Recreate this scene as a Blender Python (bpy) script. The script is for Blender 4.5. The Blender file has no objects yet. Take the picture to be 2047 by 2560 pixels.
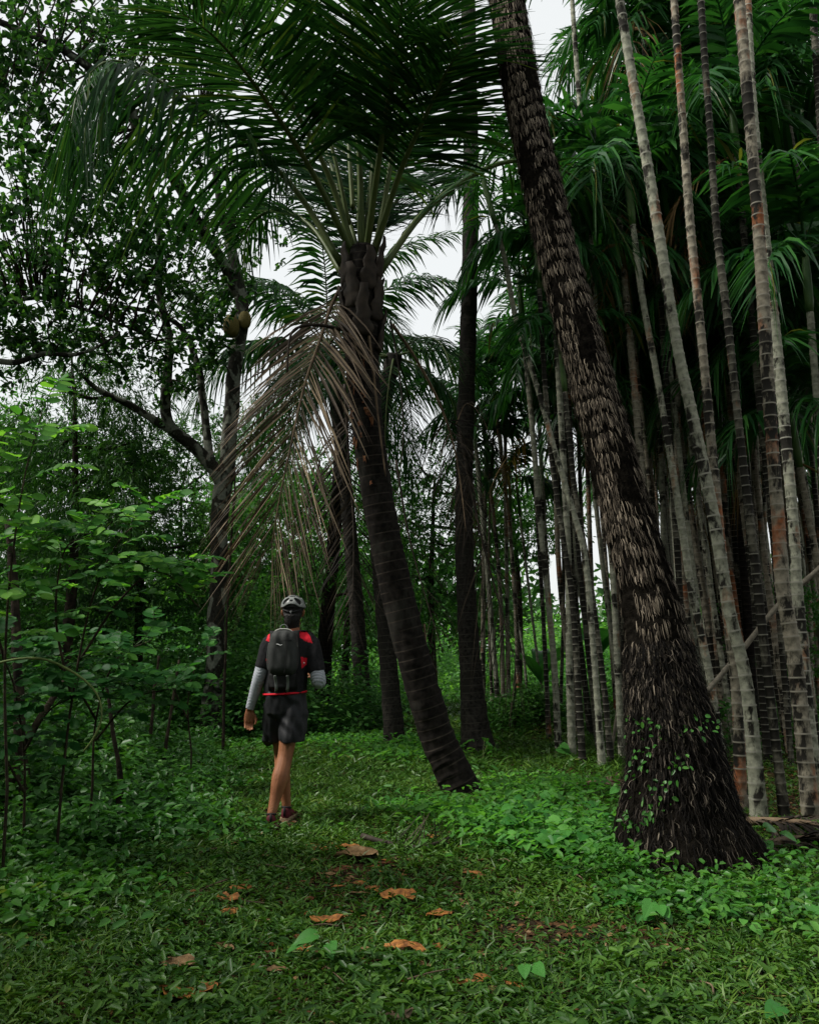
import bpy, bmesh, math, random
import numpy as np
from mathutils import Vector, Matrix

# ------------------------------------------------------------------ camera, sky, sun, exposure
SC = bpy.context.scene
COL = SC.collection
FPX = 2050.0            # focal length in pixels of the 2047 x 2560 photograph
PITCH = math.radians(10.0)
CAMH = 1.32
cam = bpy.data.cameras.new("camera")
cam.sensor_fit = 'HORIZONTAL'
cam.sensor_width = 36.0
cam.lens = 36.0 * FPX / 2047.0
cam.clip_start = 0.05
cam.clip_end = 2000.0
cam_o = bpy.data.objects.new("camera", cam)
cam_o.location = (0, 0, CAMH)
cam_o.rotation_euler = (math.pi / 2 + PITCH, 0, 0)
COL.objects.link(cam_o)
SC.camera = cam_o

SUN_EL, SUN_AZ = math.radians(48), math.radians(262)     # compass azimuth of the sun: from behind left
wd = bpy.data.worlds.new("World")
SC.world = wd
wd.use_nodes = True
wn = wd.node_tree
bg = wn.nodes["Background"]
sky = wn.nodes.new("ShaderNodeTexSky")
sky.sky_type = 'NISHITA'
sky.sun_disc = False
sky.sun_elevation = SUN_EL
sky.sun_rotation = SUN_AZ
sky.dust_density = 5.0
sky.air_density = 1.0
sky.ozone_density = 0.5
cloud = wn.nodes.new("ShaderNodeMix")                     # an even layer of bright cloud over that sky
cloud.data_type = 'RGBA'
cloud.inputs[0].default_value = 0.9
cloud.inputs[7].default_value = (4.1, 4.2, 4.15, 1)
wn.links.new(sky.outputs[0], cloud.inputs[6])
wn.links.new(cloud.outputs[2], bg.inputs[0])
bg.inputs[1].default_value = 0.06

sl = bpy.data.lights.new("sun", 'SUN')
sl.energy = 1.5
sl.angle = math.radians(14)
sl.color = (1.0, 0.965, 0.9)
so = bpy.data.objects.new("sun", sl)
sd = Vector((math.sin(SUN_AZ) * math.cos(SUN_EL), math.cos(SUN_AZ) * math.cos(SUN_EL), math.sin(SUN_EL)))
so.rotation_euler = sd.to_track_quat('Z', 'Y').to_euler()
so.location = (-8, -8, 14)
COL.objects.link(so)

SC.view_settings.view_transform = 'Standard'
SC.view_settings.look = 'None'
SC.view_settings.gamma = 1.0
SC.view_settings.exposure = 1.95
SC.render.engine = 'CYCLES'
SC.cycles.max_bounces = 5
SC.cycles.diffuse_bounces = 3
SC.cycles.glossy_bounces = 2
SC.cycles.transmission_bounces = 3
SC.cycles.caustics_reflective = False
SC.cycles.caustics_refractive = False

# ------------------------------------------------------------------ helpers
CP, SP = math.cos(PITCH), math.sin(PITCH)


def ray(px, py):
    u = (px - 1023.5) / FPX
    v = -(py - 1280.0) / FPX
    return np.array([u, CP - SP * v, SP + CP * v])


def at(px, py, Y):
    """Point that stands Y metres in front of the camera on the line through a pixel of the photograph."""
    d = ray(px, py)
    return np.array([0, 0, CAMH]) + d * (Y / d[1])


def ground(px, py):
    d = ray(px, py)
    p = np.array([0, 0, CAMH]) + d * (-CAMH / d[2])
    p[2] = height(p[0], p[1])
    return p


def project(P):
    P = np.atleast_2d(P)
    r = P - np.array([0, 0, CAMH])
    dep = r[:, 1] * CP + r[:, 2] * SP
    up = -r[:, 1] * SP + r[:, 2] * CP
    dep = np.where(np.abs(dep) < 1e-6, 1e-6, dep)
    return np.stack([1023.5 + FPX * r[:, 0] / dep, 1280 - FPX * up / dep, dep], 1)


def height(x, y):
    x = np.asarray(x, float); y = np.asarray(y, float)
    h = 0.025 * np.sin(x * 1.3 + 0.7) * np.sin(y * 0.9 + 1.1) + 0.02 * np.sin(x * 0.6 - y * 0.45)
    h = h + 0.012 * np.sin(x * 4.1 + y * 2.2) * np.sin(y * 3.7 - x)
    h = h + 0.33 * np.exp(-(((x - 2.05) / 0.75) ** 2 + ((y - 14.6) / 0.8) ** 2))      # low mound in front of the grove
    far = np.clip((np.hypot(x, y) - 30) / 60, 0, 1)
    return h * (1 - far)


def norm(a):
    a = np.asarray(a, float)
    n = np.linalg.norm(a, axis=-1, keepdims=True)
    return a / np.where(n < 1e-9, 1, n)


def noise3(p, s=1.0, seed=0.0):
    """cheap smooth pseudo noise in -1..1 from sums of sines"""
    p = np.asarray(p, float) * s
    x, y, z = p[..., 0] + seed * 1.7, p[..., 1] - seed * 2.3, p[..., 2] + seed * 0.9
    return (np.sin(1.9 * x + 1.3 * np.sin(1.7 * y + z)) * np.sin(2.1 * y + 1.1 * np.sin(1.3 * z - x))
            + np.sin(3.7 * x - 2.1 * z + 1.2 * np.sin(2.3 * y)) * 0.6 + np.sin(4.3 * z + 1.9 * np.sin(2.9 * x + y)) * 0.4) / 2.0


def crom(pts, n):
    """Catmull-Rom through pts, n samples evenly in parameter"""
    P = np.asarray(pts, float)
    P = np.vstack([2 * P[0] - P[1], P, 2 * P[-1] - P[-2]])
    m = len(P) - 3
    t = np.linspace(0, m, n)
    i = np.minimum(t.astype(int), m - 1)
    u = (t - i)[:, None]
    a, b, c, d = P[i], P[i + 1], P[i + 2], P[i + 3]
    return 0.5 * (2 * b + (c - a) * u + (2 * a - 5 * b + 4 * c - d) * u ** 2 + (3 * b - a - 3 * c + d) * u ** 3)


ORG = {}


class MB:
    def __init__(self):
        self.v, self.q, self.t, self.uv, self.n = [], [], [], [], 0
        self.qm, self.tm = [], []

    def add(self, v, q=None, t=None, uv=None, m=0):
        v = np.asarray(v, float).reshape(-1, 3)
        if q is not None and len(q):
            q = np.asarray(q, int).reshape(-1, 4)
            self.q.append(q + self.n); self.qm.append(np.full(len(q), m))
        if t is not None and len(t):
            t = np.asarray(t, int).reshape(-1, 3)
            self.t.append(t + self.n); self.tm.append(np.full(len(t), m))
        self.v.append(v)
        self.uv.append(np.zeros((len(v), 2)) if uv is None else np.asarray(uv, float))
        self.n += len(v)
        return self

    def mesh(self, name, mats, origin=(0, 0, 0), smooth=True):
        v = np.vstack(self.v) - np.asarray(origin, float)
        uv = np.vstack(self.uv)
        q = np.vstack(self.q) if self.q else np.zeros((0, 4), int)
        t = np.vstack(self.t) if self.t else np.zeros((0, 3), int)
        me = bpy.data.meshes.new(name)
        me.vertices.add(len(v)); me.vertices.foreach_set("co", v.astype(np.float32).ravel())
        li = np.concatenate([q.ravel(), t.ravel()]).astype(np.int32)
        me.loops.add(len(li)); me.loops.foreach_set("vertex_index", li)
        nf = len(q) + len(t)
        me.polygons.add(nf)
        ls = np.concatenate([np.arange(len(q)) * 4, len(q) * 4 + np.arange(len(t)) * 3]).astype(np.int32)
        me.polygons.foreach_set("loop_start", ls)
        if not isinstance(mats, (list, tuple)):
            mats = [mats]
        for m in mats:
            me.materials.append(m)
        mi = np.concatenate([np.concatenate(self.qm) if self.qm else np.zeros(0), np.concatenate(self.tm) if self.tm else np.zeros(0)])
        me.polygons.foreach_set("material_index", mi.astype(np.int32))
        me.polygons.foreach_set("use_smooth", np.full(nf, smooth))
        ul = me.uv_layers.new(name="UVMap")
        ul.data.foreach_set("uv", uv[li].astype(np.float32).ravel())
        me.update(calc_edges=True)
        me.validate()
        return me

    def build(self, name, mats, parent=None, origin=None, smooth=True):
        if origin is None:
            origin = ORG[parent.name] if parent is not None else (0, 0, 0)
        me = self.mesh(name, mats, origin, smooth)
        return link(name, me, parent, origin)


def link(name, me, parent=None, origin=(0, 0, 0)):
    o = bpy.data.objects.new(name, me)
    COL.objects.link(o)
    ORG[o.name] = np.asarray(origin, float)
    if parent is not None:
        o.parent = parent
    else:
        o.location = origin
    return o


def empty(name, loc):
    o = bpy.data.objects.new(name, None)
    o.empty_display_size = 0.1
    o.location = loc
    COL.objects.link(o)
    ORG[o.name] = np.asarray(loc, float)
    return o


def tag(o, label=None, cat=None, group=None, kind=None):
    if label: o["label"] = label
    if cat: o["category"] = cat
    if group: o["group"] = group
    if kind: o["kind"] = kind
    return o


def frames(P, hint=(0, 1, 0)):
    P = np.asarray(P, float)
    T = norm(np.gradient(P, axis=0))
    h = np.asarray(hint, float)
    N = np.zeros_like(P)
    n = h - T[0] * (h @ T[0])
    if np.linalg.norm(n) < 1e-3:
        n = np.array([1, 0, 0]) - T[0] * T[0][0]
    n = n / np.linalg.norm(n)
    for i in range(len(P)):
        n = n - T[i] * (n @ T[i])
        n = n / max(np.linalg.norm(n), 1e-9)
        N[i] = n
    B = np.cross(T, N)
    return T, N, B


def tube(mb, P, R, seg=8, hint=(0, 1, 0), cap=True, m=0, flat=1.0, disp=None):
    """swept tube with a seam column on the far side; UV = (turn, metres along)"""
    P = np.asarray(P, float)
    R = np.broadcast_to(np.asarray(R, float), (len(P),))
    T, N, B = frames(P, hint)
    a = np.linspace(0, 2 * math.pi, seg + 1)
    rr = R[:, None] * np.ones(seg + 1)
    if disp is not None:
        rr = rr + disp(a, np.concatenate([[0], np.cumsum(np.linalg.norm(np.diff(P, axis=0), axis=1))]))
    V = P[:, None, :] + rr[:, :, None] * (np.cos(a)[None, :, None] * N[:, None, :] + flat * np.sin(a)[None, :, None] * B[:, None, :])
    s = np.concatenate([[0], np.cumsum(np.linalg.norm(np.diff(P, axis=0), axis=1))])
    uv = np.stack(np.broadcast_arrays(a[None, :] / (2 * math.pi), s[:, None]), -1)
    n, k = len(P), seg + 1
    i, j = np.meshgrid(np.arange(n - 1), np.arange(seg), indexing='ij')
    q = np.stack([i * k + j, i * k + j + 1, (i + 1) * k + j + 1, (i + 1) * k + j], -1).reshape(-1, 4)
    V = V.reshape(-1, 3); uv = uv.reshape(-1, 2)
    tris = None
    if cap:
        V = np.vstack([V, P[0], P[-1]]); uv = np.vstack([uv, [0, 0], [0, s[-1]]])
        c0, c1 = n * k, n * k + 1
        j = np.arange(seg)
        tris = np.vstack([np.stack([np.full(seg, c0), j + 1, j], 1), np.stack([np.full(seg, c1), (n - 1) * k + j, (n - 1) * k + j + 1], 1)])
    mb.add(V, q, tris, uv, m)
    return mb


def leaves(mb, pos, d, nrm, L, W, fold=0.15, curl=0.15, m=0, wide=0.45):
    """many leaves at once: 6 vertices and 2 folded quads each"""
    pos = np.asarray(pos, float); n = len(pos)
    d = norm(d); nrm = np.asarray(nrm, float)
    nrm = norm(nrm - d * np.sum(nrm * d, 1, keepdims=True))
    s = np.cross(d, nrm)
    L = np.broadcast_to(L, (n,))[:, None]; W = np.broadcast_to(W, (n,))[:, None]
    fold = np.broadcast_to(fold, (n,))[:, None]; curl = np.broadcast_to(curl, (n,))[:, None]
    y1, y2 = wide * 0.62, wide * 1.6
    up = nrm * W * fold
    tip = pos + d * L - nrm * L * curl
    a1 = pos + d * L * y1 - nrm * L * curl * y1 ** 2
    a2 = pos + d * L * y2 - nrm * L * curl * y2 ** 2
    V = np.stack([pos, a1 + s * W * 0.46 + up, a2 + s * W * 0.42 + up, tip, a2 - s * W * 0.42 + up, a1 - s * W * 0.46 + up], 1).reshape(-1, 3)
    b = (np.arange(n) * 6)[:, None]
    q = np.concatenate([b + np.array([0, 1, 2, 3]), b + np.array([0, 3, 4, 5])], 0)
    mb.add(V, q, None, None, m)


def blades(mb, pos, d, nrm, L, W, curl=0.2, m=0):
    """cheap single-quad leaf (kite) for far or tiny leaves"""
    pos = np.asarray(pos, float); n = len(pos)
    d = norm(d); nrm = np.asarray(nrm, float)
    nrm = norm(nrm - d * np.sum(nrm * d, 1, keepdims=True))
    s = np.cross(d, nrm)
    L = np.broadcast_to(L, (n,))[:, None]; W = np.broadcast_to(W, (n,))[:, None]
    mid = pos + d * L * 0.42
    V = np.stack([pos, mid + s * W * 0.5, pos + d * L - nrm * L * curl, mid - s * W * 0.5], 1).reshape(-1, 3)
    q = (np.arange(n) * 4)[:, None] + np.arange(4)
    mb.add(V, q, None, None, m)


def rand_dirs(rng, n, el0=-30, el1=60):
    az = rng.uniform(0, 2 * math.pi, n)
    el = np.radians(rng.uniform(el0, el1, n))
    return np.stack([np.cos(el) * np.cos(az), np.cos(el) * np.sin(az), np.sin(el)], 1)


# ------------------------------------------------------------------ materials
def nd(nt, typ, **kw):
    n = nt.nodes.new(typ)
    for k, v in kw.items():
        setattr(n, k, v)
    return n


def ramp(nt, stops, interp='LINEAR'):
    r = nd(nt, "ShaderNodeValToRGB")
    r.color_ramp.interpolation = interp
    e = r.color_ramp.elements
    while len(e) < len(stops):
        e.new(0.5)
    for x, (p, c) in zip(e, stops):
        x.position = p
        x.color = (*c, 1)
    return r


def new_mat(name):
    m = bpy.data.materials.new(name)
    m.use_nodes = True
    nt = m.node_tree
    b = nt.nodes["Principled BSDF"]
    o = nt.nodes["Material Output"]
    return m, nt, b, o


def leaf_mat(name, stops, trans=0.35, rough=0.42, spec=0.45, tcol=None, noise=None, sc=0.5):
    """leaf colour varies from leaf to leaf; some light passes through the blade"""
    m, nt, b, o = new_mat(name)
    g = nd(nt, "ShaderNodeNewGeometry")
    r = ramp(nt, stops)
    src = g.outputs["Random Per Island"]
    if noise:
        tc = nd(nt, "ShaderNodeTexCoord")
        nz = nd(nt, "ShaderNodeTexNoise"); nz.inputs["Scale"].default_value = noise
        nt.links.new(tc.outputs["Object"], nz.inputs["Vector"])
        mx = nd(nt, "ShaderNodeMath", operation='MULTIPLY_ADD'); mx.inputs[1].default_value = 0.55
        ms = nd(nt, "ShaderNodeMath", operation='MULTIPLY_ADD'); ms.inputs[1].default_value = 1.1; ms.inputs[2].default_value = -0.3
        nt.links.new(nz.outputs["Fac"], ms.inputs[0])
        nt.links.new(src, mx.inputs[0]); nt.links.new(ms.outputs[0], mx.inputs[2])
        src = mx.outputs[0]
    nt.links.new(src, r.inputs[0])
    nt.links.new(r.outputs[0], b.inputs["Base Color"])
    b.inputs["Roughness"].default_value = rough
    b.inputs["Specular IOR Level"].default_value = spec * sc
    if trans > 0:
        tr = nd(nt, "ShaderNodeBsdfTranslucent")
        gm = nd(nt, "ShaderNodeMix", data_type='RGBA', blend_type='MULTIPLY')
        gm.inputs[0].default_value = 1.0
        gm.inputs[7].default_value = (*(tcol or (1.5, 1.6, 0.7)), 1)
        nt.links.new(r.outputs[0], gm.inputs[6])
        nt.links.new(gm.outputs[2], tr.inputs[0])
        mix = nd(nt, "ShaderNodeMixShader")
        mix.inputs[0].default_value = trans
        nt.links.new(b.outputs[0], mix.inputs[1]); nt.links.new(tr.outputs[0], mix.inputs[2])
        nt.links.new(mix.outputs[0], o.inputs[0])
    return m


def noise_mat(name, stops, scale=8.0, rough=0.85, spec=0.2, bump=0.0, bscale=40.0, detail=4.0, stretch=(1, 1, 1), coord="Object", distort=0.0):
    m, nt, b, o = new_mat(name)
    tc = nd(nt, "ShaderNodeTexCoord")
    mp = nd(nt, "ShaderNodeMapping"); mp.inputs["Scale"].default_value = stretch
    nt.links.new(tc.outputs[coord], mp.inputs[0])
    nz = nd(nt, "ShaderNodeTexNoise")
    nz.inputs["Scale"].default_value = scale; nz.inputs["Detail"].default_value = detail; nz.inputs["Distortion"].default_value = distort
    nt.links.new(mp.outputs[0], nz.inputs["Vector"])
    r = ramp(nt, stops)
    nt.links.new(nz.outputs["Fac"], r.inputs[0])
    nt.links.new(r.outputs[0], b.inputs["Base Color"])
    b.inputs["Roughness"].default_value = rough
    b.inputs["Specular IOR Level"].default_value = spec * .5
    if bump > 0:
        n2 = nd(nt, "ShaderNodeTexNoise"); n2.inputs["Scale"].default_value = bscale; n2.inputs["Detail"].default_value = 5
        nt.links.new(mp.outputs[0], n2.inputs["Vector"])
        bp = nd(nt, "ShaderNodeBump"); bp.inputs["Strength"].default_value = bump; bp.inputs["Distance"].default_value = 0.02
        nt.links.new(n2.outputs["Fac"], bp.inputs["Height"])
        nt.links.new(bp.outputs[0], b.inputs["Normal"])
    return m


M = {}
M['palm'] = leaf_mat('palm_leaflet', [(0, (.006, .026, .009)), (.5, (.012, .046, .013)), (.9, (.024, .078, .018)), (1, (.06, .09, .02))], .26, .5, .12)
M['areca'] = leaf_mat('areca_leaflet', [(0, (.008, .040, .012)), (.6, (.017, .076, .018)), (.92, (.034, .125, .024)), (1, (.10, .10, .02))], .36, .38, .4)
M['areca_dry'] = leaf_mat('areca_dry', [(0, (.05, .03, .013)), (.6, (.12, .075, .03)), (1, (.20, .14, .06))], .2, .7, .2)
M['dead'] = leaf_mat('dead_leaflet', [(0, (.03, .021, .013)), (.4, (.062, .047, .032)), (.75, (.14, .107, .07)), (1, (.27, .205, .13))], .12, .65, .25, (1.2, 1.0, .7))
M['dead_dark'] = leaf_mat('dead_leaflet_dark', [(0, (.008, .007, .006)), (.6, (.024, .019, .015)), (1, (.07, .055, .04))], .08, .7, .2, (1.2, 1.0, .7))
M['rachis'] = noise_mat('rachis', [(.3, (.045, .075, .02)), (.7, (.09, .115, .035))], 6, .5, .35, stretch=(1, 1, .2))
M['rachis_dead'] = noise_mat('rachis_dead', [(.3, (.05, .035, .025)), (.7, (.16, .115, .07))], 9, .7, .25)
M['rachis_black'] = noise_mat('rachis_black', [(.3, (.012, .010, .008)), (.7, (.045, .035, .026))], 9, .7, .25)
M['jack'] = leaf_mat('broad_leaf', [(0, (.010, .036, .012)), (.55, (.020, .066, .018)), (.86, (.035, .105, .022)), (1, (.10, .24, .045))], .36, .38, .4)
M['fine'] = leaf_mat('fine_leaf', [(0, (.014, .052, .014)), (.6, (.030, .095, .022)), (1, (.075, .17, .034))], .35, .5, .3, noise=.6)
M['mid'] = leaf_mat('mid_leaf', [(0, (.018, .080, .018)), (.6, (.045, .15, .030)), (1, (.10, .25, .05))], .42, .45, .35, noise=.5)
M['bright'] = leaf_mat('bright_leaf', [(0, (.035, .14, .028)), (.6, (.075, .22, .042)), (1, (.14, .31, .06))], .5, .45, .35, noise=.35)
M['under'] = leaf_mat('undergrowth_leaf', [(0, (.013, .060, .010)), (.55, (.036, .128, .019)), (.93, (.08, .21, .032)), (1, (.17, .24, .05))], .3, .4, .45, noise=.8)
M['shrub'] = leaf_mat('shrub_leaflet', [(0, (.022, .10, .028)), (.6, (.05, .18, .042)), (1, (.10, .27, .055))], .38, .38, .4)
M['shrub_dark'] = leaf_mat('shrub_leaflet_dark', [(0, (.014, .075, .026)), (.6, (.028, .125, .038)), (1, (.06, .18, .05))], .33, .36, .45)
M['taro'] = leaf_mat('heart_leaf', [(0, (.022, .13, .04)), (.6, (.04, .19, .055)), (1, (.08, .26, .07))], .35, .42, .4)
M['herb'] = leaf_mat('herb_leaf', [(0, (.010, .040, .006)), (.45, (.032, .092, .013)), (.85, (.068, .15, .020)), (.97, (.12, .20, .03)), (1, (.18, .13, .05))], .22, .42, .4, noise=1.1)
M['grass'] = leaf_mat('grass_blade', [(0, (.016, .052, .007)), (.5, (.045, .105, .013)), (.93, (.09, .165, .02)), (1, (.18, .15, .05))], .2, .42, .4, noise=.9)
M['litter'] = leaf_mat('litter_leaf', [(0, (.03, .016, .009)), (.5, (.08, .04, .016)), (.85, (.15, .075, .026)), (1, (.22, .15, .085))], .05, .7, .2)
M['tawny'] = noise_mat('tawny_dead_leaf', [(.25, (.05, .03, .015)), (.5, (.17, .105, .05)), (.75, (.26, .18, .10))], 22, .7, .2, .2, 60)
M['orange'] = noise_mat('orange_dead_leaf', [(.25, (.05, .02, .007)), (.45, (.20, .08, .022)), (.62, (.33, .145, .038)), (.8, (.20, .12, .055))], 26, .6, .3, .2, 60)
M['bark_dark'] = noise_mat('dark_bark', [(.3, (.010, .009, .007)), (.55, (.028, .022, .016)), (.8, (.07, .055, .038))], 14, .9, .15, .5, 60)
M['bark_sap'] = noise_mat('sapling_bark', [(.3, (.014, .012, .009)), (.6, (.05, .038, .026)), (.85, (.10, .085, .06))], 18, .85, .2, .4, 80)
M['soil'] = noise_mat('soil', [(.3, (.010, .010, .006)), (.5, (.028, .020, .011)), (.7, (.06, .035, .017)), (.85, (.03, .04, .014))], 3.0, .95, .1, .6, 50, 8)
M['pole'] = noise_mat('dry_pole', [(.3, (.10, .09, .07)), (.7, (.20, .18, .14))], 20, .7, .25, .2, 60)


def mottled_bark(name):
    """pale grey bark with darker flaked patches"""
    m, nt, b, o = new_mat(name)
    tc = nd(nt, "ShaderNodeTexCoord")
    mp = nd(nt, "ShaderNodeMapping"); mp.inputs["Scale"].default_value = (1, 1, .75)
    nt.links.new(tc.outputs["Object"], mp.inputs[0])
    n1 = nd(nt, "ShaderNodeTexNoise"); n1.inputs["Scale"].default_value = 5.0; n1.inputs["Detail"].default_value = 5; n1.inputs["Distortion"].default_value = .6
    n2 = nd(nt, "ShaderNodeTexNoise"); n2.inputs["Scale"].default_value = 30; n2.inputs["Detail"].default_value = 6
    nt.links.new(mp.outputs[0], n1.inputs["Vector"]); nt.links.new(mp.outputs[0], n2.inputs["Vector"])
    r1 = ramp(nt, [(.50, (0, 0, 0)), (.55, (1, 1, 1))])
    nt.links.new(n1.outputs["Fac"], r1.inputs[0])
    r2 = ramp(nt, [(.3, (.09, .10, .08)), (.7, (.19, .20, .16))])
    r3 = ramp(nt, [(.3, (.010, .010, .008)), (.7, (.035, .034, .026))])
    nt.links.new(n2.outputs["Fac"], r2.inputs[0]); nt.links.new(n2.outputs["Fac"], r3.inputs[0])
    mx = nd(nt, "ShaderNodeMix", data_type='RGBA')
    nt.links.new(r1.outputs[0], mx.inputs[0]); nt.links.new(r3.outputs[0], mx.inputs[6]); nt.links.new(r2.outputs[0], mx.inputs[7])
    nt.links.new(mx.outputs[2], b.inputs["Base Color"])
    b.inputs["Roughness"].default_value = .9; b.inputs["Specular IOR Level"].default_value = .08
    bp = nd(nt, "ShaderNodeBump"); bp.inputs["Strength"].default_value = .5; bp.inputs["Distance"].default_value = .02
    nt.links.new(n1.outputs["Fac"], bp.inputs["Height"]); nt.links.new(bp.outputs[0], b.inputs["Normal"])
    return m


def areca_bark(name, pale, dirt, orange_amt, dark_amt, ring=.115, ringcol=(.30, .29, .24)):
    """smooth ringed bark: pale leaf scars, dark algae, rusty lichen; UV.y runs along the trunk in metres"""
    m, nt, b, o = new_mat(name)
    uv = nd(nt, "ShaderNodeUVMap")
    sx = nd(nt, "ShaderNodeSeparateXYZ"); nt.links.new(uv.outputs[0], sx.inputs[0])
    tc = nd(nt, "ShaderNodeTexCoord")
    oi = nd(nt, "ShaderNodeObjectInfo")
    wob = nd(nt, "ShaderNodeTexNoise"); wob.inputs["Scale"].default_value = 5
    nt.links.new(tc.outputs["Object"], wob.inputs["Vector"])
    # ring lines
    a = nd(nt, "ShaderNodeMath", operation='MULTIPLY_ADD'); a.inputs[1].default_value = .035
    nt.links.new(wob.outputs["Fac"], a.inputs[0]); nt.links.new(sx.outputs[1], a.inputs[2])
    dv = nd(nt, "ShaderNodeMath", operation='DIVIDE'); dv.inputs[1].default_value = ring
    nt.links.new(sx.outputs[1], dv.inputs[0])
    fr = nd(nt, "ShaderNodeMath", operation='FRACT'); nt.links.new(dv.outputs[0], fr.inputs[0])
    rr = ramp(nt, [(0, (0, 0, 0)), (.43, (0, 0, 0)), (.48, (1, 1, 1)), (.54, (1, 1, 1)), (.59, (0, 0, 0)), (.60, (0, 0, 0))])
    nt.links.new(fr.outputs[0], rr.inputs[0])
    # base
    n1 = nd(nt, "ShaderNodeTexNoise"); n1.inputs["Scale"].default_value = 22; n1.inputs["Detail"].default_value = 6
    nt.links.new(tc.outputs["Object"], n1.inputs["Vector"])
    rb = ramp(nt, [(.3, dirt), (.62, pale)])
    nt.links.new(n1.outputs["Fac"], rb.inputs[0])
    # orange lichen
    mp = nd(nt, "ShaderNodeMapping"); mp.inputs["Scale"].default_value = (1, 1, .45)
    nt.links.new(tc.outputs["Object"], mp.inputs[0])
    addv = nd(nt, "ShaderNodeVectorMath", operation='ADD')
    sc = nd(nt, "ShaderNodeMath", operation='MULTIPLY'); sc.inputs[1].default_value = 37.0
    nt.links.new(oi.outputs["Random"], sc.inputs[0])
    nt.links.new(mp.outputs[0], addv.inputs[0]); nt.links.new(sc.outputs[0], addv.inputs[1])
    n2 = nd(nt, "ShaderNodeTexNoise"); n2.inputs["Scale"].default_value = 3.2; n2.inputs["Detail"].default_value = 7; n2.inputs["Roughness"].default_value = .6
    nt.links.new(addv.outputs[0], n2.inputs["Vector"])
    ro = ramp(nt, [(max(.02, .62 - orange_amt), (0, 0, 0)), (min(.98, .72 - orange_amt), (1, 1, 1))])
    nt.links.new(n2.outputs["Fac"], ro.inputs[0])
    ron = ramp(nt, [(.35, (.12, .055, .028)), (.65, (.27, .095, .04))]); nt.links.new(n1.outputs["Fac"], ron.inputs[0])
    m1 = nd(nt, "ShaderNodeMix", data_type='RGBA')
    nt.links.new(ro.outputs[0], m1.inputs[0]); nt.links.new(rb.outputs[0], m1.inputs[6]); nt.links.new(ron.outputs[0], m1.inputs[7])
    # dark algae and old sheath remains
    n3 = nd(nt, "ShaderNodeTexNoise"); n3.inputs["Scale"].default_value = 4.5; n3.inputs["Detail"].default_value = 9; n3.inputs["Roughness"].default_value = .65; n3.inputs["Distortion"].default_value = .3
    av2 = nd(nt, "ShaderNodeVectorMath", operation='ADD'); av2.inputs[1].default_value = (13, 7, 3)
    nt.links.new(addv.outputs[0], av2.inputs[0]); nt.links.new(av2.outputs[0], n3.inputs["Vector"])
    rd = ramp(nt, [(max(.02, .60 - dark_amt), (0, 0, 0)), (min(.98, .66 - dark_amt), (1, 1, 1))])
    nt.links.new(n3.outputs["Fac"], rd.inputs[0])
    m2 = nd(nt, "ShaderNodeMix", data_type='RGBA'); m2.inputs[7].default_value = (.018, .017, .014, 1)
    nt.links.new(rd.outputs[0], m2.inputs[0]); nt.links.new(m1.outputs[2], m2.inputs[6])
    # rings on top
    rm = nd(nt, "ShaderNodeMath", operation='MULTIPLY')
    rbr = ramp(nt, [(.34, (.1, .1, .1)), (.54, (1, 1, 1))]); nt.links.new(wob.outputs["Fac"], rbr.inputs[0])
    nt.links.new(rr.outputs[0], rm.inputs[0]); nt.links.new(rbr.outputs[0], rm.inputs[1])
    m3 = nd(nt, "ShaderNodeMix", data_type='RGBA'); m3.inputs[7].default_value = (*ringcol, 1)
    nt.links.new(rm.outputs[0], m3.inputs[0]); nt.links.new(m2.outputs[2], m3.inputs[6])
    nt.links.new(m3.outputs[2], b.inputs["Base Color"])
    b.inputs["Roughness"].default_value = .85; b.inputs["Specular IOR Level"].default_value = .08
    bp = nd(nt, "ShaderNodeBump"); bp.inputs["Strength"].default_value = .35; bp.inputs["Distance"].default_value = .008
    nt.links.new(n1.outputs["Fac"], bp.inputs["Height"]); nt.links.new(bp.outputs[0], b.inputs["Normal"])
    return m


M['mottled'] = mottled_bark('mottled_bark')
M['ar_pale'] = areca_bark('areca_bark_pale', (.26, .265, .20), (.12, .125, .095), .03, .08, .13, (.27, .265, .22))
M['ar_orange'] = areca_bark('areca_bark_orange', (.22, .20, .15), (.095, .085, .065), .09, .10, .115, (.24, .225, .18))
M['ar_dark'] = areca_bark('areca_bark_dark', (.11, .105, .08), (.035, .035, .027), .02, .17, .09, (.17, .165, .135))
M['coco_bark'] = areca_bark('coconut_bark', (.013, .011, .009), (.004, .0035, .003), -.3, .06, .095, (.035, .029, .023))
M['coco_bark_far'] = areca_bark('coconut_bark_lichen', (.034, .031, .026), (.006, .0055, .005), -.3, .10, .10, (.045, .041, .034))
M['fibre'] = leaf_mat('bark_fibre', [(0, (.008, .007, .006)), (.4, (.04, .033, .025)), (.8, (.14, .117, .087)), (1, (.25, .21, .16))], 0, .85, .1)
M['root'] = leaf_mat('root_fibre', [(0, (.003, .003, .003)), (.65, (.008, .007, .006)), (.9, (.032, .027, .022)), (1, (.13, .11, .085))], 0, .8, .06)
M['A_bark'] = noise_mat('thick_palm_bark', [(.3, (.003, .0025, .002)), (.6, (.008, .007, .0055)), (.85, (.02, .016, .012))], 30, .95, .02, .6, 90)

# ------------------------------------------------------------------ ground
def spaced(lo, hi, n, near):
    t = np.linspace(-1, 1, n)
    s = np.sinh(t * near) / math.sinh(near)
    return np.where(s < 0, -s * lo, s * hi)


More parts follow.
